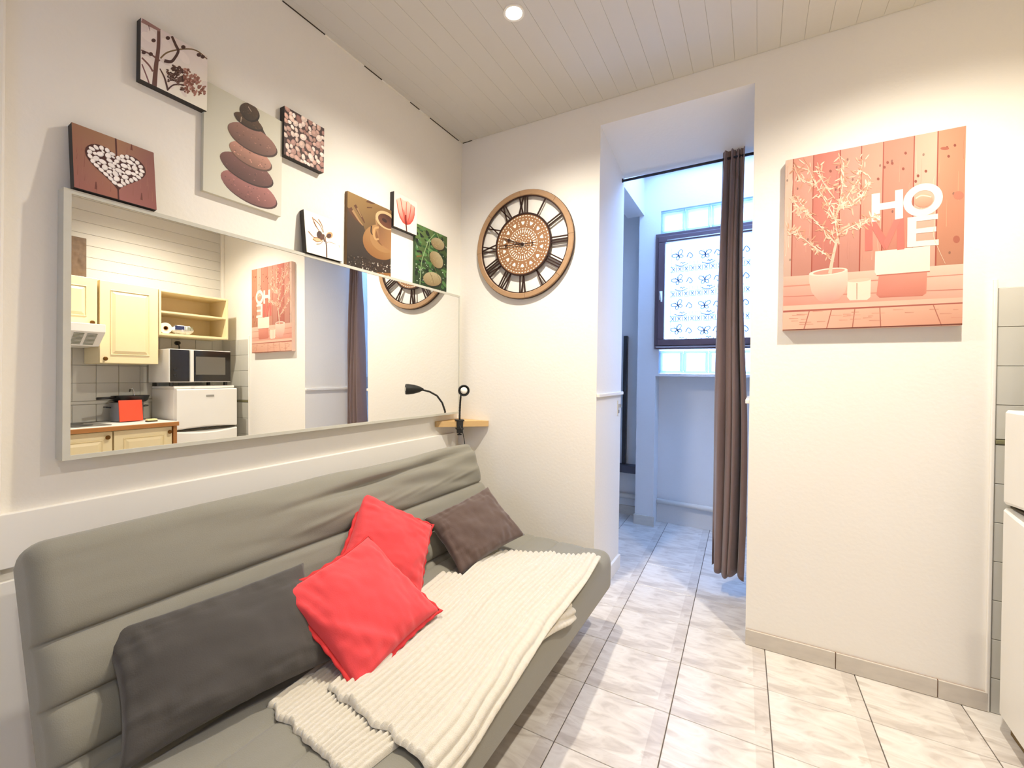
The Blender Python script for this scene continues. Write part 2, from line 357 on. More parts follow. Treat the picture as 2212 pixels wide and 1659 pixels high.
def glass_block(x0, z0, label, group):
    t = thing('glass_block', label, 'glass block', (x0+0.095, 3.97, z0), group)
    s_ = 0.187
    obj('rim', ring(bmnew(), x0, x0+s_, z0, z0+s_, 0.017, 3.936, 4.014, 0.005), M_BLOCKEDGE, t)
    bm = bmnew(); n = 10
    for yy in (3.940, 4.010):
        vs = [[bm.verts.new((x0+0.015+(s_-0.03)*i/n, yy + 0.004*math.sin(i*1.9+k*0.7)*math.sin(k*1.3+i*0.4), z0+0.015+(s_-0.03)*k/n)) for k in range(n+1)] for i in range(n+1)]
        for i in range(n):
            for k in range(n): bm.faces.new((vs[i][k], vs[i+1][k], vs[i+1][k+1], vs[i][k+1]))
    obj('wavy_face', bm, M_BLOCK, t, smooth=True)
for k in range(4): glass_block(-0.733+k*0.195, 2.522, 'square wavy glass block in the row above the brown window', 'glass blocks above the window')
for k in range(4): glass_block(-0.733+k*0.195, 1.328, 'square wavy glass block in the row under the brown window', 'glass blocks under the window')

# ------------------------------------------------------------------ printed pictures drawn as flat inlays
PRINT = bpy.data.materials.new('printed_canvas'); PRINT.use_nodes = True
_nt = PRINT.node_tree; _b = _nt.nodes['Principled BSDF']; _b.inputs['Roughness'].default_value = 0.65
_at = _nt.nodes.new('ShaderNodeAttribute'); _at.attribute_name = 'Col'; _nt.links.new(_at.outputs['Color'], _b.inputs['Base Color'])
def homography(src, dst):
    A = []
    for (x, y), (u, v) in zip(src, dst): A += [[x, y, 1, 0, 0, 0, -u*x, -u*y, -u], [0, 0, 0, x, y, 1, -v*x, -v*y, -v]]
    return np.linalg.svd(np.array(A, float))[2][-1].reshape(3, 3)
class Art:
    """flat print: coloured patches given in picture coordinates (0..1) or in pixels of a crop"""
    def __init__(s, corners=None, crop=None, clip=True):
        s.H = homography(corners, [(0, 1), (1, 1), (1, 0), (0, 0)]) if corners else None
        s.crop = crop; s.v = []; s.f = []; s.c = []; s.clip = clip
    def uv(s, p):
        if s.H is None: u, v = p
        else:
            x0, y0, k = s.crop; q = s.H @ np.array([x0+p[0]*k, y0+p[1]*k, 1.0]); u, v = q[0]/q[2], q[1]/q[2]
        return (min(max(u, 0), 1), min(max(v, 0), 1)) if s.clip else (u, v)
    def _add(s, uvs, cols, layer):
        i = len(s.v); d = layer + 0.006*(len(s.f) % 140); s.v += [(a, b, d) for a, b in uvs]; s.f.append(tuple(range(i, i+len(uvs)))); s.c.append(cols)
    def poly(s, pts, col, layer=1, uv=False):
        q = [p if uv else s.uv(p) for p in pts]
        if s.clip: q = [(min(max(a, 0), 1), min(max(b, 0), 1)) for a, b in q]
        s._add(q, col if isinstance(col, list) else [col]*len(q), layer)
    def ell(s, cx, cy, rx, ry, rot, col, layer=1, n=18, uv=False, wob=0.0, rnd=None, col2=None):
        a = math.radians(rot); pts = []; cols = []
        for k in range(n):
            t = 2*math.pi*k/n; w = 1 + (wob*(rnd.random()-0.5) if rnd else 0)
            x, y = rx*math.cos(t)*w, ry*math.sin(t)*w
            pts.append((cx+x*math.cos(a)-y*math.sin(a), cy+x*math.sin(a)+y*math.cos(a)))
            if col2: f = (1+math.sin(t))/2; cols.append(tuple(col[i]*(1-f)+col2[i]*f for i in range(3)))
        s.poly(pts, cols if col2 else col, layer, uv)
    def stroke(s, pts, w0, w1, col, layer=2, uv=False, smooth=True):
        P = [Vector((p[0], p[1])) for p in pts]
        if smooth and len(P) > 2:
            Q = []
            for i in range(len(P)-1):
                a, b, c, d = P[max(i-1, 0)], P[i], P[i+1], P[min(i+2, len(P)-1)]
                for k in range(5):
                    t = k/5; Q.append(0.5*((2*b)+(c-a)*t+(2*a-5*b+4*c-d)*t*t+(3*b-a-3*c+d)*t**3))
            P = Q + [P[-1]]
        n = len(P); L = []; R = []
        for i in range(n):
            d = P[min(i+1, n-1)]-P[max(i-1, 0)]
            if d.length < 1e-9: d = Vector((1, 0))
            d.normalize(); nn = Vector((-d.y, d.x)); w = (w0+(w1-w0)*i/(n-1))/2; L.append(P[i]+nn*w); R.append(P[i]-nn*w)
        for i in range(n-1): s.poly([tuple(L[i]), tuple(L[i+1]), tuple(R[i+1]), tuple(R[i])], col, layer, uv)
    def build(s, name, parent, O, right, up, out, Wd, Hd, m=None, base=0.0005, step=0.00011):
        O, right, up, out = Vector(O), Vector(right), Vector(up), Vector(out)
        nv = len(s.v); verts = [tuple(O + right*(u*Wd) + up*(v*Hd) + out*(base+l*step)) for u, v, l in s.v]
        ctr = Vector((0, 0, 0))
        me = bpy.data.meshes.new(name); me.from_pydata(verts, [], s.f); me.update()
        ca = me.color_attributes.new('Col', 'FLOAT_COLOR', 'CORNER'); k = 0
        for pf, cols in zip(me.polygons, s.c):
            for j in range(pf.loop_total):
                ca.data[pf.loop_start+j].color = (*lin(cols[j]), 1)
        me.materials.append(m or PRINT)
        o = bpy.data.objects.new(name, me); COL.objects.link(o)
        if parent: o.parent = parent; o.location = -wloc(parent)
        return o
def canvas(name, label, group, O, right, up, Wd, Hd, T, side_rgb, art, cat='picture'):
    """O = lower corner of the front face, right/up span the face, the canvas is T deep behind it"""
    O, right, up = Vector(O), Vector(right).normalized(), Vector(up).normalized(); out = right.cross(up)
    t = thing(name, label, cat, O + right*Wd/2 - out*T/2, group)
    bm = bmnew(); a, b, c = right*Wd, up*Hd, -out*T
    hexa(bm, [O, O+a, O+a+c, O+c, O+b, O+a+b, O+a+b+c, O+b+c])
    obj('canvas_body', bm, mat('canvas_side_%d_%d_%d' % side_rgb, side_rgb, 0.7), t)
    art.build('print', t, O, right, up, out, Wd, Hd)
    return t
rnd = random.Random(7)
def jit(c, a, r=rnd): d = r.uniform(-a, a); return tuple(max(0, min(255, x+d)) for x in c)
def mute(c): g = sum(c)/3; return tuple(0.885*(0.94*x+0.06*g) for x in c)
def shade(c, k): return tuple(max(0, min(255, x*k)) for x in c)

# ---- large print on the back wall: potted olive twig and stacked letters in front of planks
def art_home():
    r = random.Random(3); A = Art([(1697, 347), (2086, 272), (2079, 702), (1690.6, 714)], (1640, 240, 0.33746))
    U = lambda x, y: A.uv((x, y))
    A.poly([(0, 0), (1, 0), (1, 1), (0, 1)], (232, 150, 128), 0, uv=True)
    xs = [150, 213, 342, 513, 648, 788, 984, 1135, 1325]; vt = U(700, 1025)[1]
    cols = [(240, 196, 172), (226, 150, 128), (216, 122, 104), (224, 148, 126), (234, 160, 134), (222, 136, 110), (240, 184, 158), (224, 148, 112)]
    us = [U(x, 600)[0] for x in xs]; us[0] = 0; us[-1] = 1
    for a, b, c in zip(us, us[1:], cols):
        A.poly([(a, vt), (b, vt), (b, 1), (a, 1)], [shade(c, 0.86), shade(c, 0.86), jit(c, 10, r), jit(c, 10, r)], 1, uv=True)
        for _ in range(9):
            x = r.uniform(a+0.004, b-0.004); y0 = r.uniform(vt, 0.9)
            A.stroke([(x, y0), (x+r.uniform(-.004, .004), y0+0.05), (x+r.uniform(-.004, .004), y0+r.uniform(0.06, 0.16))], 0.004, 0.001, jit(shade(c, r.choice([0.88, 1.07])), 6, r), 2, uv=True)
        for _ in range(2):
            A.ell(r.uniform(a+.01, b-.01), r.uniform(vt+.05, .97), .006, .008, 0, shade(c, 0.66), 2, 8, uv=True)
        if a > 0: A.poly([(a-.004, vt), (a+.004, vt), (a+.003, 1), (a-.003, 1)], (168, 74, 54), 2, uv=True)
    for x, y in ((820, 330), (850, 335), (800, 360), (935, 270), (920, 370), (1015, 415), (1000, 450), (1065, 385), (1200, 235), (1250, 220), (1210, 290), (1180, 240), (760, 435), (455, 385), (245, 435)):
        A.ell(x, y, 9, 10, 0, (150, 70, 50), 3, 8)
    A.ell(1275, 540, 34, 28, 0, (196, 118, 92), 3); A.ell(1262, 820, 22, 24, 0, (178, 96, 72), 3); A.ell(1185, 240, 28, 10, 0, (176, 92, 66), 3)
    # table
    A.poly([(140, 1062), (1325, 975), (1325, 1225), (140, 1262)], [(240, 182, 158), (244, 204, 180), (236, 168, 144), (226, 142, 122)], 2)
    A.poly([(140, 1120), (1325, 1040), (1325, 1046), (140, 1128)], (214, 138, 116), 3); A.poly([(140, 1186), (1325, 1136), (1325, 1142), (140, 1192)], (208, 126, 106), 3)
    A.poly([(140, 1248), (1325, 1190), (1325, 1225), (140, 1282)], (246, 194, 168), 3); A.poly([(140, 1278), (1325, 1222), (1325, 1230), (140, 1290)], (180, 90, 74), 4)
    A.poly([(140, 1288), (1325, 1228), (1325, 1400), (140, 1420)], [(240, 190, 162), (236, 180, 150), (230, 160, 130), (242, 186, 158)], 3)
    for x0, x1 in ((320, 285), (462, 430), (612, 596), (772, 778), (1115, 1168)):
        y0 = 1290-(x0-140)*0.05; A.stroke([(x0, y0), (x1, 1400)], 6, 7, (184, 104, 82), 4)
    for _ in range(26):
        x = r.uniform(170, 1250); y = r.uniform(1290, 1370); A.stroke([(x, y-0.04*(x-140)), (x+r.uniform(30, 90), y-0.04*(x-100))], 4, 2, jit((214, 138, 112), 14, r), 4)
    A.stroke([(140, 1404), (1325, 1362)], 9, 9, (120, 56, 40), 5)
    # pot with olive twig
    A.poly([(318, 1042), (565, 1012), (566, 1100), (548, 1160), (510, 1205), (440, 1228), (380, 1215), (335, 1160), (318, 1090)], [(246, 202, 180), (250, 214, 192), (246, 200, 178), (236, 178, 156), (226, 160, 140), (222, 154, 136), (228, 164, 144), (238, 184, 162), (246, 200, 178)], 5)
    A.ell(441, 1028, 124, 22, -7, (252, 224, 204), 6); A.ell(446, 1028, 104, 15, -7, (214, 150, 128), 7)
    T = (252, 206, 178)
    A.stroke([(452, 1040), (466, 960), (490, 850), (500, 800)], 24, 12, (250, 196, 168), 8)
    br = [[(500, 800), (490, 690), (520, 560), (540, 380), (520, 290)], [(490, 850), (410, 760), (310, 650), (230, 540)], [(455, 935), (350, 870), (250, 790), (175, 760)], [(500, 790), (590, 740), (680, 700), (760, 660)],
          [(500, 720), (430, 590), (360, 470), (300, 340)], [(505, 640), (580, 520), (640, 420), (660, 310)], [(480, 560), (400, 440), (370, 330)], [(520, 600), (600, 600), (680, 520), (700, 440)], [(310, 650), (250, 620), (210, 560)], [(350, 470), (260, 430), (220, 340)]]
    for b_ in br:
        A.stroke(b_, 9, 3, T, 8)
        for k in range(len(b_)-1):
            for _ in range(17):
                t = r.random(); x = b_[k][0]*(1-t)+b_[k+1][0]*t; y = b_[k][1]*(1-t)+b_[k+1][1]*t; ang = r.uniform(0, 360); L = r.uniform(12, 30)
                x += r.uniform(-22, 22); y += r.uniform(-22, 22)
                A.ell(x+L*math.cos(math.radians(ang)), y+L*math.sin(math.radians(ang)), L, r.uniform(3, 6), ang, jit(r.choice([(250, 208, 180), (240, 184, 152), (214, 150, 116)]), 10, r), 9, 6)
    # tea light cup
    A.poly([(565, 1090), (715, 1072), (712, 1190), (690, 1208), (580, 1212), (562, 1190)], (250, 222, 198), 5); A.ell(640, 1082, 76, 11, -5, (240, 196, 170), 6)
    A.stroke([(625, 1100), (625, 1205)], 5, 4, (190, 120, 96), 6)
    # two boxes under the letters
    A.poly([(765, 1052), (1075, 1025), (1070, 1165), (1045, 1182), (770, 1194), (750, 1175)], [(226, 140, 118), (232, 150, 126), (222, 136, 112), (212, 122, 100), (208, 114, 96), (216, 126, 106)], 5)
    A.poly([(742, 898), (1093, 862), (1092, 1025), (752, 1052), (738, 1030)], (254, 232, 210), 6); A.stroke([(752, 1052), (1092, 1025)], 7, 7, (196, 110, 90), 7)
    C = (255, 240, 220)
    # H
    A.poly([(718, 532), (772, 524), (772, 700), (718, 714)], C, 7); A.poly([(868, 508), (919, 500), (919, 686), (868, 696)], C, 7); A.poly([(770, 592), (870, 576), (870, 620), (770, 634)], C, 8)
    # O as a ring
    n = 30
    for k in range(n):
        q = []
        for rr_, kk in ((1, k), (1, k+1), (0.58, k+1), (0.58, k)):
            t = 2*math.pi*kk/n; q.append((1047+127*rr_*math.cos(t), 568+104*rr_*math.sin(t)-20*rr_*math.cos(t)))
        A.poly(q, C, 7)
    A.ell(1050, 572, 60, 44, -8, (238, 176, 146), 7, col2=(220, 140, 110)); A.stroke([(1000, 560), (1040, 540), (1100, 550)], 8, 8, (250, 214, 190), 8)
    # M
    D = (222, 108, 94)
    A.poly([(676, 716), (725, 708), (725, 890), (676, 896)], D, 7); A.poly([(880, 692), (925, 684), (928, 884), (882, 890)], D, 7)
    A.poly([(700, 714), (745, 706), (822, 830), (800, 890)], D, 8); A.poly([(905, 688), (862, 696), (795, 840), (815, 890)], shade(D, 1.05), 9)
    # E
    A.poly([(948, 684), (1005, 676), (1003, 862), (946, 872)], C, 8); A.poly([(948, 682), (1143, 656), (1143, 690), (948, 712)], C, 9)
    A.poly([(1000, 754), (1132, 738), (1132, 770), (1000, 784)], C, 9); A.poly([(946, 838), (1148, 820), (1148, 856), (946, 872)], C, 9)
    A.stroke([(1120, 740), (1115, 800), (1150, 890), (1190, 975)], 4, 3, (250, 206, 176), 9)
    A.c = [[mute(q) for q in cc] for cc in A.c]
    return A
canvas('picture_canvas', 'large coral canvas print with HOME letters and a potted olive twig, on the back wall', None,
       (0.1010, YB-0.034, 1.5215), (1, 0, 0), (0, 0, 1), 0.6045, 0.7915, 0.034, (226, 190, 172), art_home())

# ---- prints over the mirror (left wall): faces look along +x, right is +y
C7 = (280, 20, 440/1587); C8 = (130, 250, 230/1734); C6 = (620, 400, 360/2212)
def art_branches():
    r = random.Random(5); A = Art([(305.5, 36), (448.6, 125), (445.8, 242), (302.7, 168)], C7)
    A.poly([(0, 0), (1, 0), (1, 1), (0, 1)], [(238, 230, 222), (236, 232, 216), (226, 214, 208), (222, 206, 206)], 0, uv=True)
    for _ in range(26): A.ell(r.random(), r.random(), r.uniform(.04, .12), r.uniform(.03, .08), r.uniform(0, 180), jit((228, 216, 210), 10, r), 1, 14, uv=True)
    B = (74, 48, 44)
    A.stroke([(190, 600), (205, 440), (225, 300), (230, 150)], 40, 24, (104, 70, 62), 2); A.stroke([(95, 370), (150, 430), (180, 480)], 12, 14, (120, 82, 76), 2)
    A.stroke([(90, 310), (170, 350), (235, 400)], 10, 14, (110, 74, 66), 2); A.stroke([(95, 420), (140, 540), (150, 580)], 10, 12, (124, 84, 84), 2)
    A.stroke([(240, 380), (300, 335), (420, 315), (520, 330), (605, 400)], 14, 8, (120, 96, 66), 3)
    A.stroke([(330, 210), (360, 280), (380, 330), (350, 385), (320, 410), (270, 400)], 18, 26, B, 4)
    A.stroke([(235, 460), (270, 530), (295, 625)], 8, 16, B, 3); A.stroke([(290, 630), (340, 590), (420, 590)], 14, 10, B, 3)
    A.stroke([(150, 120), (160, 165)], 6, 3, B, 3)
    for x, y in ((188, 240), (420, 300), (110, 330), (165, 345), (300, 225), (540, 365), (570, 380)): A.ell(x, y, 18, 15, 20, B, 4, 10)
    for _ in range(190):
        a = r.uniform(0, 6.28); q = r.random()**0.7; x = 440+q*150*math.cos(a); y = 560+q*95*math.sin(a)+0.55*q*150*math.cos(a)
        A.ell(x, y, r.uniform(8, 17), r.uniform(6, 12), r.uniform(0, 180), jit((150, 102, 88) if x > 420 else (88, 58, 50), 34, r), 4+(_ % 3), 7)
    for _ in range(40): A.ell(r.uniform(290, 380), r.uniform(455, 560), r.uniform(5, 11), r.uniform(4, 9), 0, jit((70, 44, 38), 12, r), 7, 7)
    A.stroke([(93, 72), (240, 165)], 40, 20, (150, 112, 104), 2)
    return A
def art_zen():
    r = random.Random(9); A = Art([(441, 170), (610, 264), (610, 468), (441, 412)], C7)
    A.poly([(0, 0), (1, 0), (1, 1), (0, 1)], [(224, 222, 204), (236, 232, 218), (232, 228, 206), (214, 210, 190)], 0, uv=True)
    S = [(935, 1400, 245, 80, 30, (170, 112, 106)), (915, 1245, 232, 74, 30, (126, 84, 78)), (945, 1140, 185, 62, 31, (196, 142, 122)), (958, 1010, 215, 74, 31, (152, 110, 96)), (925, 870, 124, 36, 30, (92, 68, 48)), (933, 798, 82, 52, 40, (84, 64, 48))]
    A.poly([(980, 870), (1000, 860), (1068, 985), (1000, 960)], (70, 50, 36), 3)
    for i, (x, y, rx, ry, ro, c) in enumerate(S):
        L = 1+i*3; ry *= 1.13
        A.ell(x+8, y+14, rx, ry, ro, shade(c, 0.5), L, 30); A.ell(x, y, rx, ry, ro, shade(c, 1.14), L+1, 30, col2=shade(c, 0.72))
        for _ in range(46 if i == 0 else 22):
            a = r.uniform(0, 6.28); q = math.sqrt(r.random())*0.86; ux, uy = q*rx*math.cos(a), q*ry*math.sin(a); ra = math.radians(ro)
            A.ell(x+ux*math.cos(ra)-uy*math.sin(ra), y+ux*math.sin(ra)+uy*math.cos(ra), r.uniform(3, 9), r.uniform(2, 5), ro, jit(shade(c, r.choice([0.72, 1.2])), 10, r), L+2, 6)
    A.stroke([(872, 838), (868, 880)], 7, 5, (206, 184, 160), 20); A.stroke([(925, 760), (950, 800)], 6, 4, (190, 166, 140), 20)
    A.c = [[shade(q, 0.92) for q in cc] for cc in A.c]
    return A
def art_pebbles():
    r = random.Random(11); A = Art(); A.poly([(0, 0), (1, 0), (1, 1), (0, 1)], (64, 40, 36), 0, uv=True)
    pts = []
    for _ in range(4000):
        p = (r.uniform(0.02, 0.98), r.uniform(0.02, 0.98)); rad = r.choice([.045, .055, .065, .08])
        if all(math.hypot(p[0]-q[0], p[1]-q[1]) > (rad+q[2])*0.86 for q in pts): pts.append((*p, rad))
    for x, y, rad in pts:
        c = jit(r.choice([(206, 178, 164), (186, 150, 136), (224, 204, 192), (166, 128, 116), (150, 108, 98)]), 10, r)
        if x < 0.25 and y > 0.6: c = shade(c, 1.15)
        ro = r.uniform(0, 180); A.ell(x, y, rad*1.12, rad*0.86, ro, c, 1, 14, uv=True, wob=.1, rnd=r); A.ell(x-rad*.2, y+rad*.2, rad*.6, rad*.45, ro, shade(c, 1.12), 2, 10, uv=True)
    return A
def art_heart():
    r = random.Random(2); A = Art(); A.poly([(0, 0), (1, 0), (1, 1), (0, 1)], (150, 96, 80), 0, uv=True)
    A.poly([(0, 0), (.5, 0), (.5, 1), (0, 1)], [(150, 92, 84), (156, 98, 80), (156, 116, 86), (150, 106, 78)], 1, uv=True)
    A.poly([(.51, 0), (1, 0), (1, 1), (.51, 1)], [(160, 100, 92), (140, 80, 74), (132, 84, 74), (160, 118, 88)], 1, uv=True)
    for _ in range(60):
        x = r.uniform(.02, .98); y = r.uniform(0, .8); A.stroke([(x, y), (x+.01, y+r.uniform(.08, .2))], .008, .002, jit((146, 92, 78), 14, r), 2, uv=True)
    for x, y in ((.24, .06), (.80, .1), (.70, .9)): A.stroke([(x, y), (x+.005, y+.12)], .03, .01, (104, 52, 44), 3, uv=True)
    A.poly([(.495, 0), (.515, 0), (.515, 1), (.495, 1)], (74, 24, 18), 3, uv=True)
    hp = lambda t, k=1.0: (.505+k*.0222*16*math.sin(t)**3, .52+k*.0222*(13*math.cos(t)-5*math.cos(2*t)-2*math.cos(3*t)-math.cos(4*t)))
    A.poly([hp(2*math.pi*k/48, 1.05) for k in range(48)], (66, 20, 16), 4, uv=True)
    poly_ = [hp(2*math.pi*k/60, 0.86) for k in range(60)]
    def inside(x, y):
        c = False
        for (x1, y1), (x2, y2) in zip(poly_, poly_[1:]+poly_[:1]):
            if (y1 > y) != (y2 > y) and x < (x2-x1)*(y-y1)/(y2-y1)+x1: c = not c
        return c
    pts = []; last = None
    for k in range(600):                                             # a row of pebbles along the outline first
        p = hp(2*math.pi*k/600, 0.90)
        if (last is None or math.hypot(p[0]-last[0], p[1]-last[1]) > 0.066) and all(math.hypot(p[0]-q[0], p[1]-q[1]) > 0.058 for q in pts): pts.append((*p, 0.033)); last = p
    for rad in (.042, .034, .026, .020):
        for _ in range(2500):
            x, y = r.random(), r.random()
            if inside(x, y) and all(math.hypot(x-q[0], y-q[1]) > (rad+q[2])*0.90 for q in pts): pts.append((x, y, rad))
    for x, y, rad in pts:
        ro = r.uniform(0, 180); c = jit((244, 236, 234), 8, r); A.ell(x, y, rad*1.15, rad*.88, ro, shade(c, .86), 5, 12, uv=True); A.ell(x-.004, y+.005, rad*.98, rad*.72, ro, c, 6, 12, uv=True)
    return A
def art_flower():
    A = Art([(652.5, 457), (728.7, 488), (740.4, 570), (663, 548)], C6); r = random.Random(1)
    A.poly([(0, 0), (1, 0), (1, 1), (0, 1)], [(250, 240, 220), (252, 246, 230), (244, 232, 206), (248, 240, 222)], 0, uv=True)
    K = (70, 34, 26); Lb = (186, 128, 84)
    A.stroke([(535, 985), (525, 860), (510, 770)], 17, 12, K, 3); A.stroke([(510, 775), (505, 730), (525, 690)], 9, 8, (110, 60, 44), 3); A.stroke([(495, 780), (480, 720)], 16, 20, K, 3)
    A.ell(425, 690, 36, 52, -15, (60, 34, 24), 4); A.ell(462, 720, 30, 40, 20, (84, 46, 32), 4); A.ell(555, 700, 42, 42, 0, (196, 146, 100), 3); A.ell(548, 706, 30, 30, 0, (70, 36, 26), 4)
    for p in ([(320, 460), (360, 560), (420, 640)], [(335, 480), (420, 560), (470, 660)], [(400, 490), (450, 570), (475, 660)], [(345, 520), (390, 600), (455, 690)], [(275, 640), (330, 700), (370, 730)], [(340, 740), (390, 775), (470, 770)], [(390, 810), (440, 805), (475, 770)], [(350, 720), (420, 730), (460, 755)]):
        A.stroke(p, 12, 5, Lb, 3); A.stroke(p, 4, 3, (110, 66, 44), 5)
    A.poly([(345, 715), (430, 720), (470, 770), (400, 785), (335, 750)], (222, 178, 132), 2); A.stroke([(525, 800), (555, 785), (640, 815)], 7, 3, (140, 84, 64), 3); A.stroke([(680, 830), (700, 865)], 5, 3, Lb, 3)
    return A
def art_coffee():
    A = Art([(751, 411.4), (845, 456), (844, 602.6), (748, 577)], C6); r = random.Random(4)
    A.poly([(0, 0), (1, 0), (1, 1), (0, 1)], [(58, 46, 36), (62, 46, 34), (150, 110, 62), (186, 146, 84)], 0, uv=True)
    A.poly([(790, 280), (1010, 520), (1100, 800), (1390, 1000), (1390, 1260), (780, 1090)], [(92, 66, 40), (84, 66, 48), (66, 52, 42), (64, 46, 34), (70, 44, 28), (40, 30, 24)], 1)
    for p, w in (([(830, 300), (900, 420), (1000, 530)], 60), ([(900, 260), (980, 400), (1030, 500)], 34), ([(1060, 200), (1120, 230), (1170, 240)], 50), ([(1060, 295), (1130, 300)], 16)): A.stroke(p, w, 14, (110, 66, 36), 2)
    A.stroke([(870, 330), (950, 460), (1010, 535)], 30, 10, (196, 152, 100), 3); A.stroke([(930, 300), (990, 420)], 22, 10, (180, 140, 90), 3)
    A.ell(1250, 760, 262, 220, 40, (212, 166, 108), 4, 36, col2=(168, 112, 58)); A.ell(1290, 720, 205, 165, 40, (196, 146, 90), 5, 36); A.ell(1320, 690, 160, 130, 40, (150, 100, 58), 6, 30)
    A.poly([(1165, 430), (1220, 520), (1390, 600), (1390, 880), (1300, 850), (1230, 760), (1190, 620)], [(206, 164, 112), (150, 104, 66), (186, 134, 84), (196, 142, 88), (206, 154, 98), (172, 118, 74), (190, 140, 90)], 7)
    A.ell(1310, 470, 160, 100, 40, (238, 202, 148), 8, 36); A.ell(1318, 482, 132, 74, 40, (84, 46, 32), 9, 30, col2=(130, 76, 48)); A.ell(1290, 470, 40, 20, 40, (60, 32, 24), 10, 14)
    A.stroke([(1215, 560), (1160, 580), (1150, 660), (1175, 720), (1215, 715)], 30, 26, (228, 180, 120), 10); A.stroke([(1120, 540), (1115, 620), (1135, 660)], 20, 12, (72, 46, 32), 8)
    for _ in range(210):
        x = r.uniform(800, 1390); y = 1010+(x-800)*0.28+r.uniform(-110, 90)
        A.ell(x, y, r.uniform(5, 14), r.uniform(4, 9), r.uniform(0, 180), jit(r.choice([(50, 38, 30), (92, 78, 68), (60, 46, 36), (222, 212, 200), (118, 92, 72)]), 12, r), 11+(_ % 3), 7)
    A.poly([(1190, 1170), (1390, 1180), (1390, 1260), (1200, 1205)], (176, 120, 64), 13)
    A.c = [[shade(q, 0.80) for q in cc] for cc in A.c]
    return A
def art_tulip():
    A = Art([(854, 414), (903, 439), (901, 509), (851, 489.5)], C6)
    A.poly([(0, 0), (1, 0), (1, 1), (0, 1)], [(240, 226, 206), (246, 234, 218), (242, 226, 216), (238, 218, 206)], 0, uv=True)
    A.poly([(1465, 190), (1520, 170), (1560, 210), (1620, 220), (1660, 260), (1705, 290), (1705, 400), (1680, 480), (1640, 525), (1590, 535), (1545, 505), (1500, 430), (1475, 330)], [(242, 190, 172)]*5+[(236, 170, 152), (226, 120, 100), (204, 76, 62), (190, 56, 46), (186, 54, 44), (196, 66, 54), (222, 120, 102), (236, 166, 148)], 2)
    for p in ([(1468, 200), (1490, 360), (1540, 480), (1590, 530)], [(1520, 180), (1545, 340), (1575, 480)], [(1600, 230), (1590, 380), (1585, 500)], [(1660, 262), (1640, 400), (1605, 510)], [(1705, 300), (1690, 440), (1640, 520)], [(1560, 330), (1575, 430), (1585, 520)]): A.stroke(p, 7, 12, (200, 74, 58), 3)
    A.stroke([(1585, 400), (1583, 470), (1590, 530)], 20, 30, (130, 26, 20), 4); A.stroke([(1588, 530), (1594, 620)], 17, 15, (84, 42, 36), 4)
    return A
def art_green():
    A = Art([(897.5, 482), (966, 511), (966.6, 639), (897.5, 620)], C6); r = random.Random(8)
    A.poly([(0, 0), (1, 0), (1, 1), (0, 1)], [(34, 62, 34), (40, 66, 34), (84, 108, 56), (120, 150, 78)], 0, uv=True)
    for _ in range(150):
        A.ell(r.uniform(1690, 2140), r.uniform(540, 1460), r.uniform(18, 60), r.uniform(8, 26), r.uniform(20, 80), jit(r.choice([(52, 104, 52), (78, 134, 66), (30, 62, 34), (104, 152, 84), (22, 42, 26)]), 12, r), 1+(_ % 4), 10)
    for _ in range(46): A.ell(r.uniform(1700, 2120), r.uniform(700, 1440), r.uniform(5, 12), r.uniform(4, 9), 40, jit((196, 220, 190), 20, r), 5, 7)
    A.stroke([(1720, 890), (1770, 890), (1790, 920)], 30, 20, (30, 30, 22), 5); A.stroke([(1720, 960), (1790, 950)], 26, 10, (150, 110, 60), 6)
    A.stroke([(1960, 640), (1880, 740), (1830, 880), (1785, 1060), (1770, 1360)], 10, 9, (170, 200, 140), 6); A.stroke([(1890, 740), (1880, 900), (1880, 960)], 8, 5, (150, 186, 120), 6); A.stroke([(1990, 640), (2010, 700)], 10, 7, (150, 186, 120), 6)
    for x, y, rx, ry, ro in ((2000, 780, 100, 72, 40), (1985, 1000, 128, 78, 62), (1935, 1270, 124, 96, 15)):
        A.ell(x+14, y+18, rx, ry, ro, (40, 44, 26), 7, 24); A.ell(x, y, rx, ry, ro, (212, 196, 152), 8, 26, col2=(160, 134, 92), wob=.04, rnd=r)
        for _ in range(34):
            a = r.uniform(0, 6.28); q = math.sqrt(r.random())*.6; A.ell(x+q*rx*math.cos(a), y+q*ry*math.sin(a), 6, 4, 0, jit((190, 170, 122), 22, r), 9, 6)
    A.stroke([(1900, 1180), (1935, 1260), (1960, 1350)], 5, 4, (130, 106, 70), 10); A.stroke([(1890, 930), (1950, 1080), (1990, 1180), (2060, 1330)], 6, 4, (140, 130, 80), 10)
    A.c = [[shade(q, 0.82) for q in cc] for cc in A.c]
    return A
R_, U_ = (0, 1, 0), (0, 0, 1); GRP = None
BLK = (52, 48, 46)
canvas('picture_canvas', 'square sepia print of bare branches, highest picture on the mirror wall', GRP, (XL+0.030, 0.642, 2.236), R_, U_, 0.198, 0.198, 0.030, BLK, art_branches())
canvas('picture_canvas', 'tall pale canvas of balanced brown zen stones on the mirror wall', GRP, (XL+0.018, 0.836, 1.951), R_, U_, 0.302, 0.400, 0.018, (214, 210, 190), art_zen())
canvas('picture_canvas', 'square print of packed brown pebbles beside the zen stone canvas', GRP, (XL+0.030, 1.139, 2.212), R_, U_, 0.196, 0.204, 0.030, BLK, art_pebbles())
def lean(name, label, y0, zb, w, h, T, xb, art):
    """picture standing on the mirror's top edge, leaning back so its top meets the wall"""
    a = math.asin(min(0.9, (xb - (XL + T))/h)); up = (-math.sin(a), 0, math.cos(a))
    return canvas(name, label, GRP, (xb, y0, zb), R_, up, w, h, T, BLK, art)
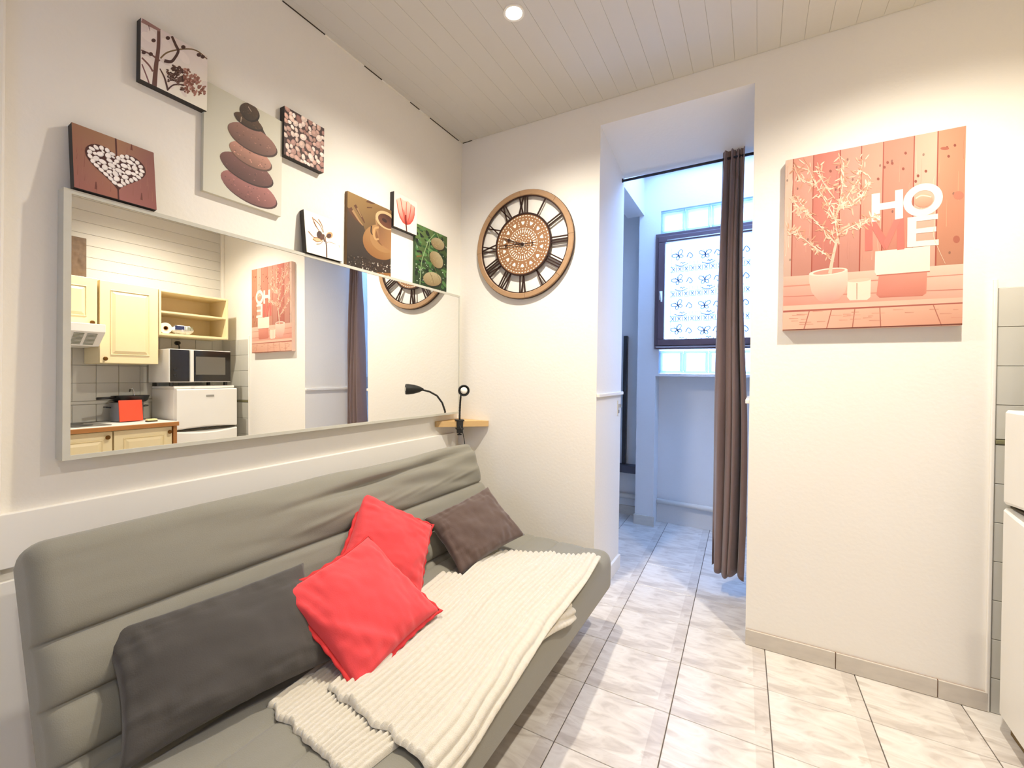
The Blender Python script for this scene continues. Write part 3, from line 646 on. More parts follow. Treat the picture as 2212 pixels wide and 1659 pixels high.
lean('picture_canvas', 'brown print of a white pebble heart leaning on the mirror top', 0.480, 1.8215, 0.201, 0.196, 0.028, XL+0.054, art_heart())
lean('picture_canvas', 'cream print of a brown dried flower leaning on the mirror top', 1.236, 1.8215, 0.190, 0.194, 0.028, XL+0.054, art_flower())
canvas('picture_canvas', 'dark brown canvas of a coffee cup and saucer above the mirror', GRP, (XL+0.018, 1.482, 1.8165), R_, U_, 0.298, 0.370, 0.018, (120, 92, 60), art_coffee())
canvas('picture_canvas', 'small print of a red tulip between coffee cup and green leaf canvases', GRP, (XL+0.030, 1.7865, 2.104), R_, U_, 0.187, 0.191, 0.030, BLK, art_tulip())
canvas('picture_canvas', 'green leaf canvas with three beige stones above the mirror', GRP, (XL+0.018, 1.978, 1.8165), R_, U_, 0.302, 0.364, 0.018, (60, 84, 48), art_green())

# ------------------------------------------------------------------ mirror
XM, TV = -1.72485, math.tan(0.012992)
mx_ = lambda z, d=0.0: XM - TV*(z-CAMZ) + d
my0, my1, mz0, mz1 = 0.460, 2.393, 1.032, 1.816
mir = thing('wall_mirror', 'long rectangular wall mirror in a slim grey frame above the sofa', 'mirror', (XL+0.025, (my0+my1)/2, mz0))
M_MFRAME = mat('grey_mirror_frame', (196, 194, 182), 0.5, vary=(30, 0.06))
bm = bmnew(); fw = 0.013
def bar(y0, y1, z0, z1):
    hexa(bm, [(XL+0.001, y0, z0), (mx_(z0, .003), y0, z0), (mx_(z0, .003), y1, z0), (XL+0.001, y1, z0), (XL+0.001, y0, z1), (mx_(z1, .003), y0, z1), (mx_(z1, .003), y1, z1), (XL+0.001, y1, z1)])
bar(my0, my1, mz0, mz0+fw); bar(my0, my1, mz1-fw, mz1); bar(my0, my0+fw+0.004, mz0+fw, mz1-fw); bar(my1-fw+0.004, my1, mz0+fw, mz1-fw)
obj('frame', bm, M_MFRAME, mir)
bm = bmnew(); a, b, c, d = my0+fw+0.004, my1-fw+0.004, mz0+fw, mz1-fw
bm.faces.new([bm.verts.new(p) for p in ((mx_(c), a, c), (mx_(c), b, c), (mx_(d), b, d), (mx_(d), a, d))])
M_MIR = mat('mirror_silver', (247, 247, 244), 0.0, 1.0); obj('mirror_glass', bm, M_MIR, mir)
obj('backing', xbox(XL+0.002, XL+0.03, a, b, c, d), mat('board_back', (120, 96, 70), 0.8), mir)

# ------------------------------------------------------------------ clock
CX, CZ, CR = -1.2815, 2.110, 0.338
M_CWOOD = mat('clock_wood', (166, 132, 98), 0.5, vary=(14, 0.16), stretch=(1, 1, 4)); M_IRON = mat('dark_bronze', (52, 30, 24), 0.45, 0.3)
clk = thing('wall_clock', 'large round wooden skeleton clock with dark roman numerals on the back wall', 'clock', (CX, YB-0.012, CZ-CR))
def cpt(r, a, y): return (CX + r*math.sin(a), y, CZ + r*math.cos(a))       # a measured clockwise from twelve
for k in range(8):
    bm = bmnew(); n = 9; rings = []
    for i in range(n+1):
        a = math.radians(45*k - 4) + math.radians(45)*(0.003 + 0.994*i/n)
        rings.append([bm.verts.new(cpt(r, a, y)) for r, y in ((CR, YB-0.008), (CR, YB-0.026), (CR-0.004, YB-0.030), (CR-0.030, YB-0.030), (CR-0.034, YB-0.026), (CR-0.034, YB-0.008))])
    for p, q in zip(rings, rings[1:]):
        for j in range(6): bm.faces.new((p[j], p[(j+1) % 6], q[(j+1) % 6], q[j]))
    bm.faces.new(rings[0]); bm.faces.new(rings[-1]); obj('rim_segment', bm, M_CWOOD, clk)
def cring(r0, r1, y0, y1, n=64):
    bm = bmnew(); R = [[bm.verts.new(cpt(r, 2*math.pi*i/n, y)) for r, y in ((r0, y0), (r1, y0), (r1, y1), (r0, y1))] for i in range(n)]
    for i in range(n):
        for j in range(4): bm.faces.new((R[i][j], R[i][(j+1) % 4], R[(i+1) % n][(j+1) % 4], R[(i+1) % n][j]))
    return bm
obj('outer_ring', cring(CR-0.040, CR-0.034, YB-0.024, YB-0.014), M_IRON, clk); obj('inner_ring', cring(0.186, 0.196, YB-0.028, YB-0.014), M_IRON, clk)
obj('outer_band', cring(CR-0.001, CR+0.0025, YB-0.020, YB-0.006), M_IRON, clk)
def numeral(h, strokes):
    bm = bmnew(); a = math.radians(30*h); er = Vector((math.sin(a), 0, math.cos(a))); et = Vector((math.cos(a), 0, -math.sin(a)))
    for (t0, r0), (t1, r1) in strokes:
        p = Vector((CX, 0, CZ)) + er*(0.194 + r0*0.106) + et*t0; q = Vector((CX, 0, CZ)) + er*(0.194 + r1*0.106) + et*t1
        d = (q-p).normalized(); s_ = Vector((d.z, 0, -d.x))*0.0038
        hexa(bm, [Vector((0, YB-0.024, 0))+p-s_, Vector((0, YB-0.024, 0))+p+s_, Vector((0, YB-0.017, 0))+p+s_, Vector((0, YB-0.017, 0))+p-s_, Vector((0, YB-0.024, 0))+q-s_, Vector((0, YB-0.024, 0))+q+s_, Vector((0, YB-0.017, 0))+q+s_, Vector((0, YB-0.017, 0))+q-s_])
    obj('numeral', bm, M_IRON, clk)
def roman(txt):
    w = {'I': 0.016, 'V': 0.034, 'X': 0.036}; tot = sum(w[c] for c in txt); t = -tot/2; out = []
    for c in txt:
        m_ = t+w[c]/2; e = w[c]/2-0.004
        if c == 'I': out.append(((m_, 0), (m_, 1)))
        if c == 'V': out += [((m_, 0), (m_-e, 1)), ((m_, 0), (m_+e, 1))]
        if c == 'X': out += [((m_-e, 0), (m_+e, 1)), ((m_+e, 0), (m_-e, 1))]
        t += w[c]
    return out
for h, tx in enumerate(['XII', 'I', 'II', 'III', 'IIII', 'V', 'VI', 'VII', 'VIII', 'IX', 'X', 'XI']): numeral(h, roman(tx))
bm = bmnew(); lathe(bm, [(0.186, 0), (0.186, 0.008)], frame_to((CX, YB-0.016, CZ), (0, -1, 0), (0, 0, 1)), 64); obj('dial_disc', bm, mat('dial_wood', (146, 104, 68), 0.55, vary=(10, 0.12), stretch=(1, 1, 5)), clk)
A = Art(clip=False); WH = (248, 242, 228)
pol = lambda r, a: (r*math.sin(a), r*math.cos(a))
def petal(r, a, L, w, ang=0.0):
    x, y = pol(r, a); A.ell(x, y, w, L, -math.degrees(a)+ang, WH, 1, 10, uv=True)
for r, n, L, w, ph in ((0.176, 54, .003, .0062, 0), (0.158, 44, .0034, .0034, 0), (0.100, 30, .0022, .0085, 0), (0.082, 34, .0115, .0034, 0), (0.056, 14, .0035, .0075, 0), (0.041, 14, .0035, .0035, .2), (0.029, 10, .003, .003, 0), (0.014, 12, .009, .0018, 0), (0.066, 14, .0028, .0028, .22)):
    for k in range(n): petal(r, 2*math.pi*k/n+ph, L, w)
for k in range(14):
    a = 2*math.pi*k/14
    for da in (-26, 0, 26):
        x, y = pol(0.122, a); aa = a+math.radians(da); A.ell(x+0.012*math.sin(aa), y+0.012*math.cos(aa), .0040, .0125, -math.degrees(aa), WH, 1, 10, uv=True)
    for rr_, dd in ((0.142, 0.5), (0.118, 0.5), (0.131, 0.5)):
        x, y = pol(rr_, a+dd*2*math.pi/14); A.ell(x, y, .0036, .0036, 0, WH, 1, 8, uv=True)
A.build('dial_ornament', clk, (CX, YB-0.024, CZ), (1, 0, 0), (0, 0, 1), (0, -1, 0), 1, 1)
def hand(name, a, L, tail, y, w):
    bm = bmnew(); er = Vector((math.sin(a), 0, math.cos(a))); et = Vector((math.cos(a), 0, -math.sin(a))); c = Vector((CX, y, CZ))
    prof = [(-tail-0.012, .001), (-tail-0.006, .008), (-tail, .001), (-tail+.004, w*.4), (0, w*.6), (L*.58, w*.45), (L*.64, w*2.0), (L*.70, w*.5), (L, .0006)]
    F = [[bm.verts.new(c+er*r+et*(s_*hw)+Vector((0, dy, 0))) for s_ in (-1, 1)] for dy in (0, .0018) for r, hw in prof]; n = len(prof)
    for i in range(n-1):
        bm.faces.new((F[i][0], F[i][1], F[i+1][1], F[i+1][0])); bm.faces.new((F[n+i][0], F[n+i+1][0], F[n+i+1][1], F[n+i][1]))
        for s_ in (0, 1): bm.faces.new((F[i][s_], F[i+1][s_], F[n+i+1][s_], F[n+i][s_]))
    obj(name, bm, M_IRON, clk)
hand('minute_hand', math.radians(272), 0.178, 0.068, YB-0.036, .0048); hand('hour_hand', math.radians(291), 0.160, 0.0, YB-0.032, .0056)
bm = bmnew(); lathe(bm, [(0.010, 0), (0.010, 0.012), (0.006, 0.016), (0, 0.016)], frame_to((CX, YB-0.0245, CZ), (0, -1, 0)), 16); obj('hub', bm, M_IRON, clk, auto=40)

# ------------------------------------------------------------------ corner shelf and clip lamp
bm = bmnew(); z0, z1 = 0.955, 0.990; lead = 0.248
P = [(XL+0.001, YB-0.001), (XL+0.001, YB-lead), (XL+0.018, YB-lead-0.004), (XL+lead+0.004, YB-0.018), (XL+lead, YB-0.001)]
va = [bm.verts.new((*p, z0)) for p in P]; vb = [bm.verts.new((*p, z1)) for p in P]
bm.faces.new(va[::-1]); bm.faces.new(vb)
for i in range(5): bm.faces.new((va[i], va[(i+1) % 5], vb[(i+1) % 5], vb[i]))
tag(obj('corner_shelf', bm, mat('pine_board', (206, 170, 116), 0.55, vary=(7, 0.10), stretch=(3, 3, 18))), 'small triangular pale wooden corner shelf beside the mirror', 'shelf')
lamp = thing('clip_lamp', 'black gooseneck reading lamp clipped to the corner shelf', 'lamp', (-1.655, 2.320, 0.92))
M_LB = mat('black_rubber', (34, 35, 36), 0.5)
cx_, cy_ = -1.664, 2.318; dv = Vector((0.7071, -0.7071, 0))          # outward from the shelf edge
bm = box(bmnew(), -0.028, 0.028, -0.030, 0.026, 0.992, 1.000, 0.002); box(bm, -0.020, 0.020, 0.012, 0.024, 0.915, 1.000, 0.002); box(bm, -0.024, 0.024, -0.020, 0.026, 0.938, 0.946, 0.002); tube(bm, [(0, 0.004, 0.905), (0, 0.004, 0.940)], 0.006, 10); box(bm, -0.014, 0.014, -0.002, 0.010, 0.900, 0.908, 0.002)
Mx = Matrix.Translation((cx_, cy_, 0)) @ Matrix.Rotation(math.radians(225), 4, 'Z'); bmesh.ops.transform(bm, matrix=Mx, verts=bm.verts[:])
obj('clamp', bm, M_LB, lamp)
neck = [(-1.664, 2.318, 0.998), (-1.662, 2.316, 1.050), (-1.650, 2.302, 1.105), (-1.628, 2.276, 1.152), (-1.596, 2.238, 1.180), (-1.560, 2.196, 1.194)]
Q = []
for i in range(len(neck)-1):
    a_, b_ = Vector(neck[i]), Vector(neck[i+1]); Q += [a_.lerp(b_, t/6) for t in range(6)]
Q.append(Vector(neck[-1])); obj('gooseneck', tube(bmnew(), Q, [0.0060+0.0007*(i % 2) for i in range(len(Q))], 10), M_LB, lamp, smooth=True)
hd = Vector((0.66, -0.74, 0.02)).normalized()
bm = bmnew(); lathe(bm, [(0.006, -0.028), (0.010, -0.020), (0.020, 0.000), (0.030, 0.035), (0.034, 0.070), (0.034, 0.085), (0.031, 0.088), (0.028, 0.080), (0.022, 0.074), (0, 0.074)], frame_to((-1.553, 2.188, 1.196), hd), 28)
hs = obj('lamp_head', bm, M_LB, lamp, auto=35)
bm = bmnew(); lathe(bm, [(0.0215, 0.0745), (0.0205, 0.082), (0.012, 0.087), (0, 0.088)], frame_to((-1.553, 2.188, 1.196), hd), 24)
tag(obj('lens', bm, mat('frosted_lens', (244, 242, 232), 0.25), hs, smooth=True), 'pale frosted lens')
obj('cord', tube(bmnew(), [(-1.655, 2.306, 0.962), (-1.640, 2.292, 0.960), (-1.628, 2.300, 0.930), (-1.622, 2.312, 0.88), (-1.622, 2.330, 0.80), (-1.632, 2.360, 0.70), (-1.65, 2.40, 0.5)], 0.0028, 8), M_LB, lamp, smooth=True)

# small lock plate on the passage jamb
sw = thing('lock_plate', 'small white lock plate on the left jamb of the passage', 'lock', (-0.797, 2.913, 1.03))
obj('plate', xbox(-0.80, -0.794, 2.895, 2.932, 1.035, 1.135, 0.002), M_WHITE, sw); obj('bolt', xbox(-0.794, -0.778, 2.898, 2.936, 1.088, 1.112, 0.003), M_CHROME, sw)
obj('latch_slot', xbox(-0.7945, -0.7925, 2.906, 2.920, 1.050, 1.072), M_BLACK, sw)

# ------------------------------------------------------------------ curtain
rod = thing('curtain_rod', 'thin dark tension rod across the top of the passage', 'curtain rod', (-0.415, 2.93, 2.588))
obj('rod', tube(bmnew(), [(-0.80, 2.93, 2.600), (-0.03, 2.93, 2.604)], 0.0085, 14), mat('dark_rod', (48, 48, 58), 0.4, 0.4), rod, smooth=True)
for x in (-0.797, -0.033): obj('end_cap', tube(bmnew(), [(x-0.003, 2.93, 2.602), (x+0.003, 2.93, 2.602)], 0.013, 14), M_BLACK, rod)
def curtain_mesh():
    nu, nz = 120, 70; verts = []; faces = []
    for k in range(nz+1):
        t = k/nz; z = 2.672 - t*(2.672-0.135)
        x0 = -0.196 - 0.034*t**0.8; x1 = -0.080 + 0.022*min(1, t*1.6) - 0.012*math.sin(t*6)
        amp = 0.013 + 0.030*min(1, t*2.2)
        if t < 0.05: amp *= 0.55+9*abs(t-0.027)
        for i in range(nu+1):
            u = i/nu; uu = u + 0.045*math.sin(2*math.pi*u*1.3+1.0+1.5*t) + 0.02*math.sin(2*math.pi*u*2.9+2*t); ph = uu*2*math.pi*3.9 + 0.5*math.sin(3*t+u*5)
            y = 2.925 + amp*(0.65+0.6*abs(math.sin(u*4.4+0.7+t)))*math.sin(ph) + 0.005*math.sin(ph*2.3+t*4) + 0.012*noise.noise(Vector((u*6, t*5, 1.7)))
            x = x0+(x1-x0)*u + 0.012*math.sin(ph+1.2)*min(1, t*2)
            if t > 0.93: y += 0.008*math.sin(u*30)
            zz = z + (0.012*math.sin(ph*0.9+0.8) - 0.018*max(0, u-0.6)*0 + 0.010*math.sin(u*11))*(t**6)
            verts.append((x, min(y, 2.985), zz))
    W_ = nu+1
    for k in range(nz):
        for i in range(nu): faces.append((k*W_+i, k*W_+i+1, (k+1)*W_+i+1, (k+1)*W_+i))
    return verts, faces
M_CURT = mat('taupe_curtain', (124, 102, 95), 0.85, bump=(160, 0.15), vary=(20, 0.05), sheen=0.3)
cur = obj('curtain', curtain_mesh(), M_CURT, smooth=True); sm = cur.modifiers.new('cloth', 'SOLIDIFY'); sm.thickness = 0.0018; sm.offset = 0
tag(cur, 'long brown gathered curtain drawn to the right side of the passage', 'curtain')

# lace panel hung on the casement: sheet with denser woven motifs
def lace_art():
    A = Art(clip=False)
    WHT = (255, 255, 255)
    S = lambda p, w=0.006: A.stroke(p, w*1.5, w*1.2, WHT, 1, uv=True)
    bx = [0.0, 0.21, 0.42, 0.63]
    def butterfly(x, y, s_, ro):
        c, n = math.cos(ro), math.sin(ro); T = lambda px, py: (x+s_*(px*c-py*n), y+s_*(px*n+py*c))
        for sg in (-1, 1):
            S([T(0, 0), T(sg*.25, .5), T(sg*.8, .75), T(sg*1.0, .35), T(sg*.55, .0), T(0, -.05)], .005)
            S([T(0, -.05), T(sg*.5, -.15), T(sg*.6, -.55), T(sg*.25, -.62), T(0, -.2)], .005); S([T(0, .15), T(sg*.3, .9)], .003)
        S([T(0, .2), T(0, -.5)], .008)
    for row in range(4):
        z = 0.665 - row*0.207
        for k in range(4):
            butterfly(0.07+k*0.205, z-0.012*(k % 2), 0.045, 0.5 if k % 2 == 0 else 0.05)
            x = 0.135+k*0.205; S([(x, z-.02), (x+.02, z+.015), (x+.045, z-.012), (x+.03, z-.03), (x+.022, z-.018)], .0055); S([(x-.09, z-.075), (x-.04, z-.09), (x+.01, z-.072)], .005); S([(x-.05, z-.068), (x-.04, z-.060), (x-.03, z-.07), (x-.02, z-.060), (x-.01, z-.068)], .005)
        for k in range(14):
            x = 0.02+k*0.05; zb = z-0.115
            S([(x, zb+.016), (x+.024, zb-.016)], .005); S([(x+.024, zb+.016), (x, zb-.016)], .005); S([(x+.036, zb+.018), (x+.036, zb-.018)], .004)
        S([(0, z-.093), (.33, z-.093), (.66, z-.093)], .003); S([(0, z-.136), (.33, z-.136), (.66, z-.136)], .003)
        for k in range(26): S([(0.16+k*0.012+0.03*(k//9), z-.055), (0.16+k*0.012+0.03*(k//9), z-.088)], .0022)
    for k in range(80): S([(.012, .73-k*.009), (.018, .73-k*.009)], .004)
    return A
lx0, lz0 = wx0+0.118, wz0+0.115
lace = thing('lace_panel', 'white lace panel with butterfly rows hung on the brown window', 'curtain', (lx0+0.29, 3.90, lz0))
obj('net', ([(lx0, 3.905, lz0), (lx0+0.60, 3.905, lz0), (lx0+0.60, 3.905, lz0+0.80), (lx0, 3.905, lz0+0.80)], [(0, 1, 2, 3)]), sheer_mat('lace_net', (250, 252, 255), 0.80), lace)
lace_art().build('woven_motifs', lace, (lx0, 3.903, lz0), (1, 0, 0), (0, 0, 1), (0, -1, 0), 1, 1, m=sheer_mat('lace_thread', (76, 90, 112), 0.98))
obj('lace_rod', tube(bmnew(), [(lx0-0.02, 3.884, lz0+0.80), (lx0+0.62, 3.884, lz0+0.80)], 0.004, 8), M_WHITE, lace, smooth=True)

# ------------------------------------------------------------------ sofa bed
def slab(O, eu, ew, y0, y1, L, T, r, seams, puff, wrinkle, re=0.045, sway=None, ny=110, crease=0.008):
    """padded slab: eu runs up/along the face, ew points out of the face, the length runs along y"""
    O, eu, ew = Vector(O), Vector(eu).normalized(), Vector(ew).normalized(); loop = []
    nf = 170
    for i in range(nf+1): loop.append((r+(L-2*r)*i/nf, 0.0, 0, 1, 1.0))
    for i in range(1, 8):
        a = math.pi/2*(1-i/8); loop.append((L-r+r*math.cos(a), -r+r*math.sin(a), math.cos(a), math.sin(a), math.sin(a)))
    for i in range(1, 6): loop.append((L, -r-(T-2*r)*i/6, 1, 0, 0.0))
    for i in range(8):
        a = -math.pi/2*i/8; loop.append((L-r+r*math.cos(a), -T+r+r*math.sin(a), math.cos(a), math.sin(a), 0.0))
    for i in range(9): loop.append((L-r-(L-2*r)*i/8, -T, 0, -1, 0.0))
    for i in range(1, 8):
        a = -math.pi/2-math.pi/2*i/8; loop.append((r+r*math.cos(a), -T+r+r*math.sin(a), math.cos(a), math.sin(a), 0.0))
    for i in range(1, 6): loop.append((0, -T+r+(T-2*r)*i/6, -1, 0, 0.0))
    for i in range(8):
        a = math.pi-math.pi/2*i/8; loop.append((r+r*math.cos(a), -r+r*math.sin(a), math.cos(a), math.sin(a), max(0, math.sin(a))))
    ys = [y0+re*(1-math.cos(math.pi/2*i/7)) for i in range(7)] + [y0+re+(y1-y0-2*re)*i/ny for i in range(ny+1)] + [y1-re*(1-math.cos(math.pi/2*(6-i)/7)) for i in range(7)]
    V = []; F = []; n = len(loop)
    for y in ys:
        d = min(y-y0, y1-y); ins = re-math.sqrt(max(0, re*re-(re-d)**2)) if d < re else 0.0
        for (u, w, nu_, nw, fr) in loop:
            g = min((abs(u-s_) for s_ in seams), default=1.0); dsp = 0.0
            edge = min(1, d/0.05)
            if fr > 0 or abs(nu_) > 0.5: dsp = puff*(1-math.exp(-(g/0.020)**0.8))*max(fr, 0.35) - puff*0.6 - crease*math.exp(-(g/0.0045)**2)
            if fr > 0.4 and wrinkle: dsp += wrinkle(u, y)*edge
            p = O + eu*(u + nu_*(dsp-ins)) + ew*(w + nw*(dsp-ins)); p.y = y
            if sway: p += sway(u, y)
            V.append(tuple(p))
    for j in range(len(ys)-1):
        for i in range(n): F.append((j*n+i, j*n+(i+1) % n, (j+1)*n+(i+1) % n, (j+1)*n+i))
    F.append(tuple(range(n))[::-1]); F.append(tuple((len(ys)-1)*n+i for i in range(n)))
    return V, F
M_SOFA = mat('grey_taupe_canvas', (129, 126, 114), 0.9, bump=(420, 0.18), vary=(3, 0.06), sheen=0.2)
SY0, SY1, SZ, SXF, SXB = 0.335, 2.205, 0.415, -0.615, -1.30
sofa = thing('sofa_bed', 'grey quilted click-clack sofa bed against the wall under the mirror', 'sofa', (-1.0, 1.27, 0))
up_b = Vector((-0.41, 0, 0.912)); out_b = Vector((0.912, 0, 0.41))
def wr_back(u, y):
    v = 0.006*noise.noise(Vector((u*5, y*1.3, 3.1)))
    if u > 0.37: v += 0.016*noise.noise(Vector((u*13 + y*2.2, y*1.1, 7.7)))*min(1, (u-0.37)/0.05)*min(1, max(0, (y-0.55)/0.5))
    uf = 0.555 + 0.055*(y-1.0)/1.15                                   # long fold of loose cover below the top edge
    if y > 0.85: v += min(1, (y-0.85)/0.5)*(0.014*math.exp(-((u-uf-0.018)/0.020)**2) - 0.016*math.exp(-((u-uf+0.008)/0.012)**2) + 0.010*math.exp(-((u-uf+0.05)/0.03)**2))
    for k in range(5):                                                # slack diagonal creases
        yc = 1.15+0.21*k; v += 0.006*math.exp(-((u-0.47-0.10*(y-yc))/0.012)**2)*math.exp(-((y-yc)/0.16)**2)
    return v + 0.0018*noise.noise(Vector((u*30, y*9, 2)))
Ob = Vector((-1.28, 0, 0.42)) - up_b*0.13
obj('backrest', slab(Ob, up_b, out_b, SY0, SY1, 0.650, 0.150, 0.062, [0.145, 0.265, 0.405], 0.030, wr_back, sway=lambda u, y: Vector((0, 0, 0.006*math.sin(y*2.1)*u))), M_SOFA, sofa, smooth=True)
def wr_seat(u, y): return 0.0045*noise.noise(Vector((u*6, y*2, 9.1))) + 0.0015*noise.noise(Vector((u*25, y*12, 4)))
Os = Vector((SXB, 0, SZ))
obj('seat', slab(Os, (1, 0, 0), (0, 0, 1), SY0-0.005, SY1+0.005, SXF-SXB, 0.205, 0.055, [0.12, 0.26, 0.40, 0.54], 0.007, wr_seat, re=0.055, crease=0.002), M_SOFA, sofa, smooth=True)
M_STEEL = mat('dark_steel_tube', (50, 48, 46), 0.45, 0.6)
bm = bmnew()
for x in (-1.20, -0.80): box(bm, x-0.015, x+0.015, SY0+0.12, SY1-0.12, 0.178, 0.208, 0.003)
for y in (SY0+0.12, SY1-0.15): box(bm, -1.20, -0.80, y, y+0.03, 0.178, 0.208, 0.003)
obj('base_frame', bm, M_STEEL, sofa)
for x in (-1.19, -0.83):
    for y in (SY0+0.22, SY1-0.22): obj('leg', tube(bmnew(), [(x, y, 0.0), (x, y, 0.18)], 0.017, 14), M_STEEL, sofa, smooth=True)

# ------------------------------------------------------------------ cushions
def cushion(name, label, group, corners, k, T, m, seed, piping=None, puffx=0.42, n=48, gather=0.004, corner_fold=0.0):
    """corners TL,TR,BR,BL; scaled by k along the view rays so it rests on the seat"""
    c0 = Vector((0, 0, CAMZ)); P = [c0+(Vector(c)-c0)*k for c in corners]
    ctr = sum(P, Vector())/4; ex = (P[1]-P[0]); ey = (P[0]-P[3]); w, h = ex.length, ey.length; ex.normalize(); ey = (ey-ex*ey.dot(ex)).normalized(); ez = ex.cross(ey)
    rr = random.Random(seed); V = []; F = []; idx = {}
    def outline(s_, t):
        cx_ = 1-0.08*(1-t*t)*abs(s_)**2; cy_ = 1-0.08*(1-s_*s_)*abs(t)**2
        return s_*w/2*1.06*cx_, t*h/2*1.06*cy_
    for side in (1, -1):
        for i in range(n+1):
            for j in range(n+1):
                s_, t = -1+2*i/n, -1+2*j/n; bd = i in (0, n) or j in (0, n)
                if bd and side == -1: idx[(side, i, j)] = idx[(1, i, j)]; continue
                x, y = outline(s_, t); z = T/2*max(0, (1-s_*s_)*(1-t*t))**puffx
                if not bd:
                    e = (1-abs(s_))*(1-abs(t)); cr = max(0, 1-e*3.2)
                    z += corner_fold*math.sin(11*(s_+t)+1.5*(s_-t))*math.exp(-((s_+t+1.05)/0.38)**2)*min(1, e*8)
                    z += (0.010*noise.noise(Vector((s_*2.2+seed, t*2.2, side*2))) + 0.0025*noise.noise(Vector((s_*3+t*5+seed, t*2-s_*7, side*4))) + 0.013*cr*noise.noise(Vector((s_*9+seed, t*2.2, side*3)))*min(1, e*12) + 0.008*cr*noise.noise(Vector((s_*2.2, t*9+seed, side*5)))*min(1, e*12))
                    z += gather*(math.sin(t*19+seed+3*noise.noise(Vector((t*4, seed, side))))*math.exp(-(1-abs(s_))/0.16)*min(1, (1-abs(s_))*9)*(1-t*t) + 0.6*math.sin(s_*17+seed)*math.exp(-(1-abs(t))/0.10)*min(1, (1-abs(t))*9)*(1-s_*s_))
                idx[(side, i, j)] = len(V); V.append(tuple(ctr + ex*x + ey*y + ez*(side*z)))
        for i in range(n):
            for j in range(n):
                q = (idx[(side, i, j)], idx[(side, i+1, j)], idx[(side, i+1, j+1)], idx[(side, i, j+1)]); F.append(q if side == 1 else q[::-1])
    t_ = thing(name, label, 'cushion', tuple(Vector((ctr.x, ctr.y, min(v[2] for v in V)))), group)
    obj('cushion_body', (V, F), m, t_, smooth=True)
    if piping:
        pts = []
        for k_ in range(4*n):
            q, i = divmod(k_, n); s_ = -1+2*i/n; a, b = ((s_, -1), (1, s_), (-s_, 1), (-1, -s_))[q]; x, y = outline(a, b)
            pts.append(ctr + ex*x*1.012 + ey*y*1.012)
        bm = bmnew(); wv = []
        for i, p in enumerate(pts):
            d = (p-ctr).normalized(); wob = 0.002*math.sin(i*1.1)
            wv.append([bm.verts.new(p - d*0.004 + ez*0.0035), bm.verts.new(p + d*(0.009+wob) + ez*(0.0015+wob)), bm.verts.new(p + d*(0.009+wob) - ez*0.0015), bm.verts.new(p - d*0.004 - ez*0.0035)])
        for i in range(len(pts)):
            j = (i+1) % len(pts)
            for q in range(4): bm.faces.new((wv[i][q], wv[i][(q+1) % 4], wv[j][(q+1) % 4], wv[j][q]))
        obj('flange', bm, piping, t_, smooth=True)
    return t_
M_RED = mat('coral_red_cotton', (212, 60, 64), 0.85, bump=(300, 0.12), vary=(5, 0.05), sheen=0.2)
M_REDE = mat('coral_red_edge', (196, 44, 46), 0.85)
M_CHAR = mat('charcoal_cotton', (66, 62, 58), 0.9, bump=(300, 0.12), vary=(4, 0.05), sheen=0.2)
M_BRN = mat('dark_brown_velvet', (84, 66, 58), 0.85, bump=(260, 0.12), vary=(5, 0.08), sheen=0.4)
cushion('cushion', 'wide charcoal rectangular pillow lying against the sofa back', None, [(-1.492, 0.493, 0.587), (-1.378, 0.979, 0.615), (-1.14, 0.935, 0.405), (-1.255, 0.449, 0.378)], 0.935, 0.125, M_CHAR, 3)
cushion('cushion', 'red square cushion standing on a corner behind the other red one', None, [(-1.434, 1.188, 0.505), (-1.59, 1.454, 0.727), (-1.41, 1.725, 0.53), (-1.254, 1.459, 0.308)], 0.905, 0.12, M_RED, 8, M_REDE, gather=0.003)
cushion('cushion', 'red square cushion lying in front on the cream throw', None, [(-1.325, 0.877, 0.572), (-1.338, 1.252, 0.629), (-1.027, 1.296, 0.415), (-1.014, 0.92, 0.358)], 0.93, 0.125, M_RED, 5, M_REDE, gather=0.002, corner_fold=0.006)
cushion('cushion', 'small dark brown cushion at the far end of the sofa', None, [(-1.36, 1.639, 0.6), (-1.24, 1.989, 0.685), (-1.009, 1.956, 0.496), (-1.13, 1.606, 0.411)], 0.985, 0.11, M_BRN, 12)

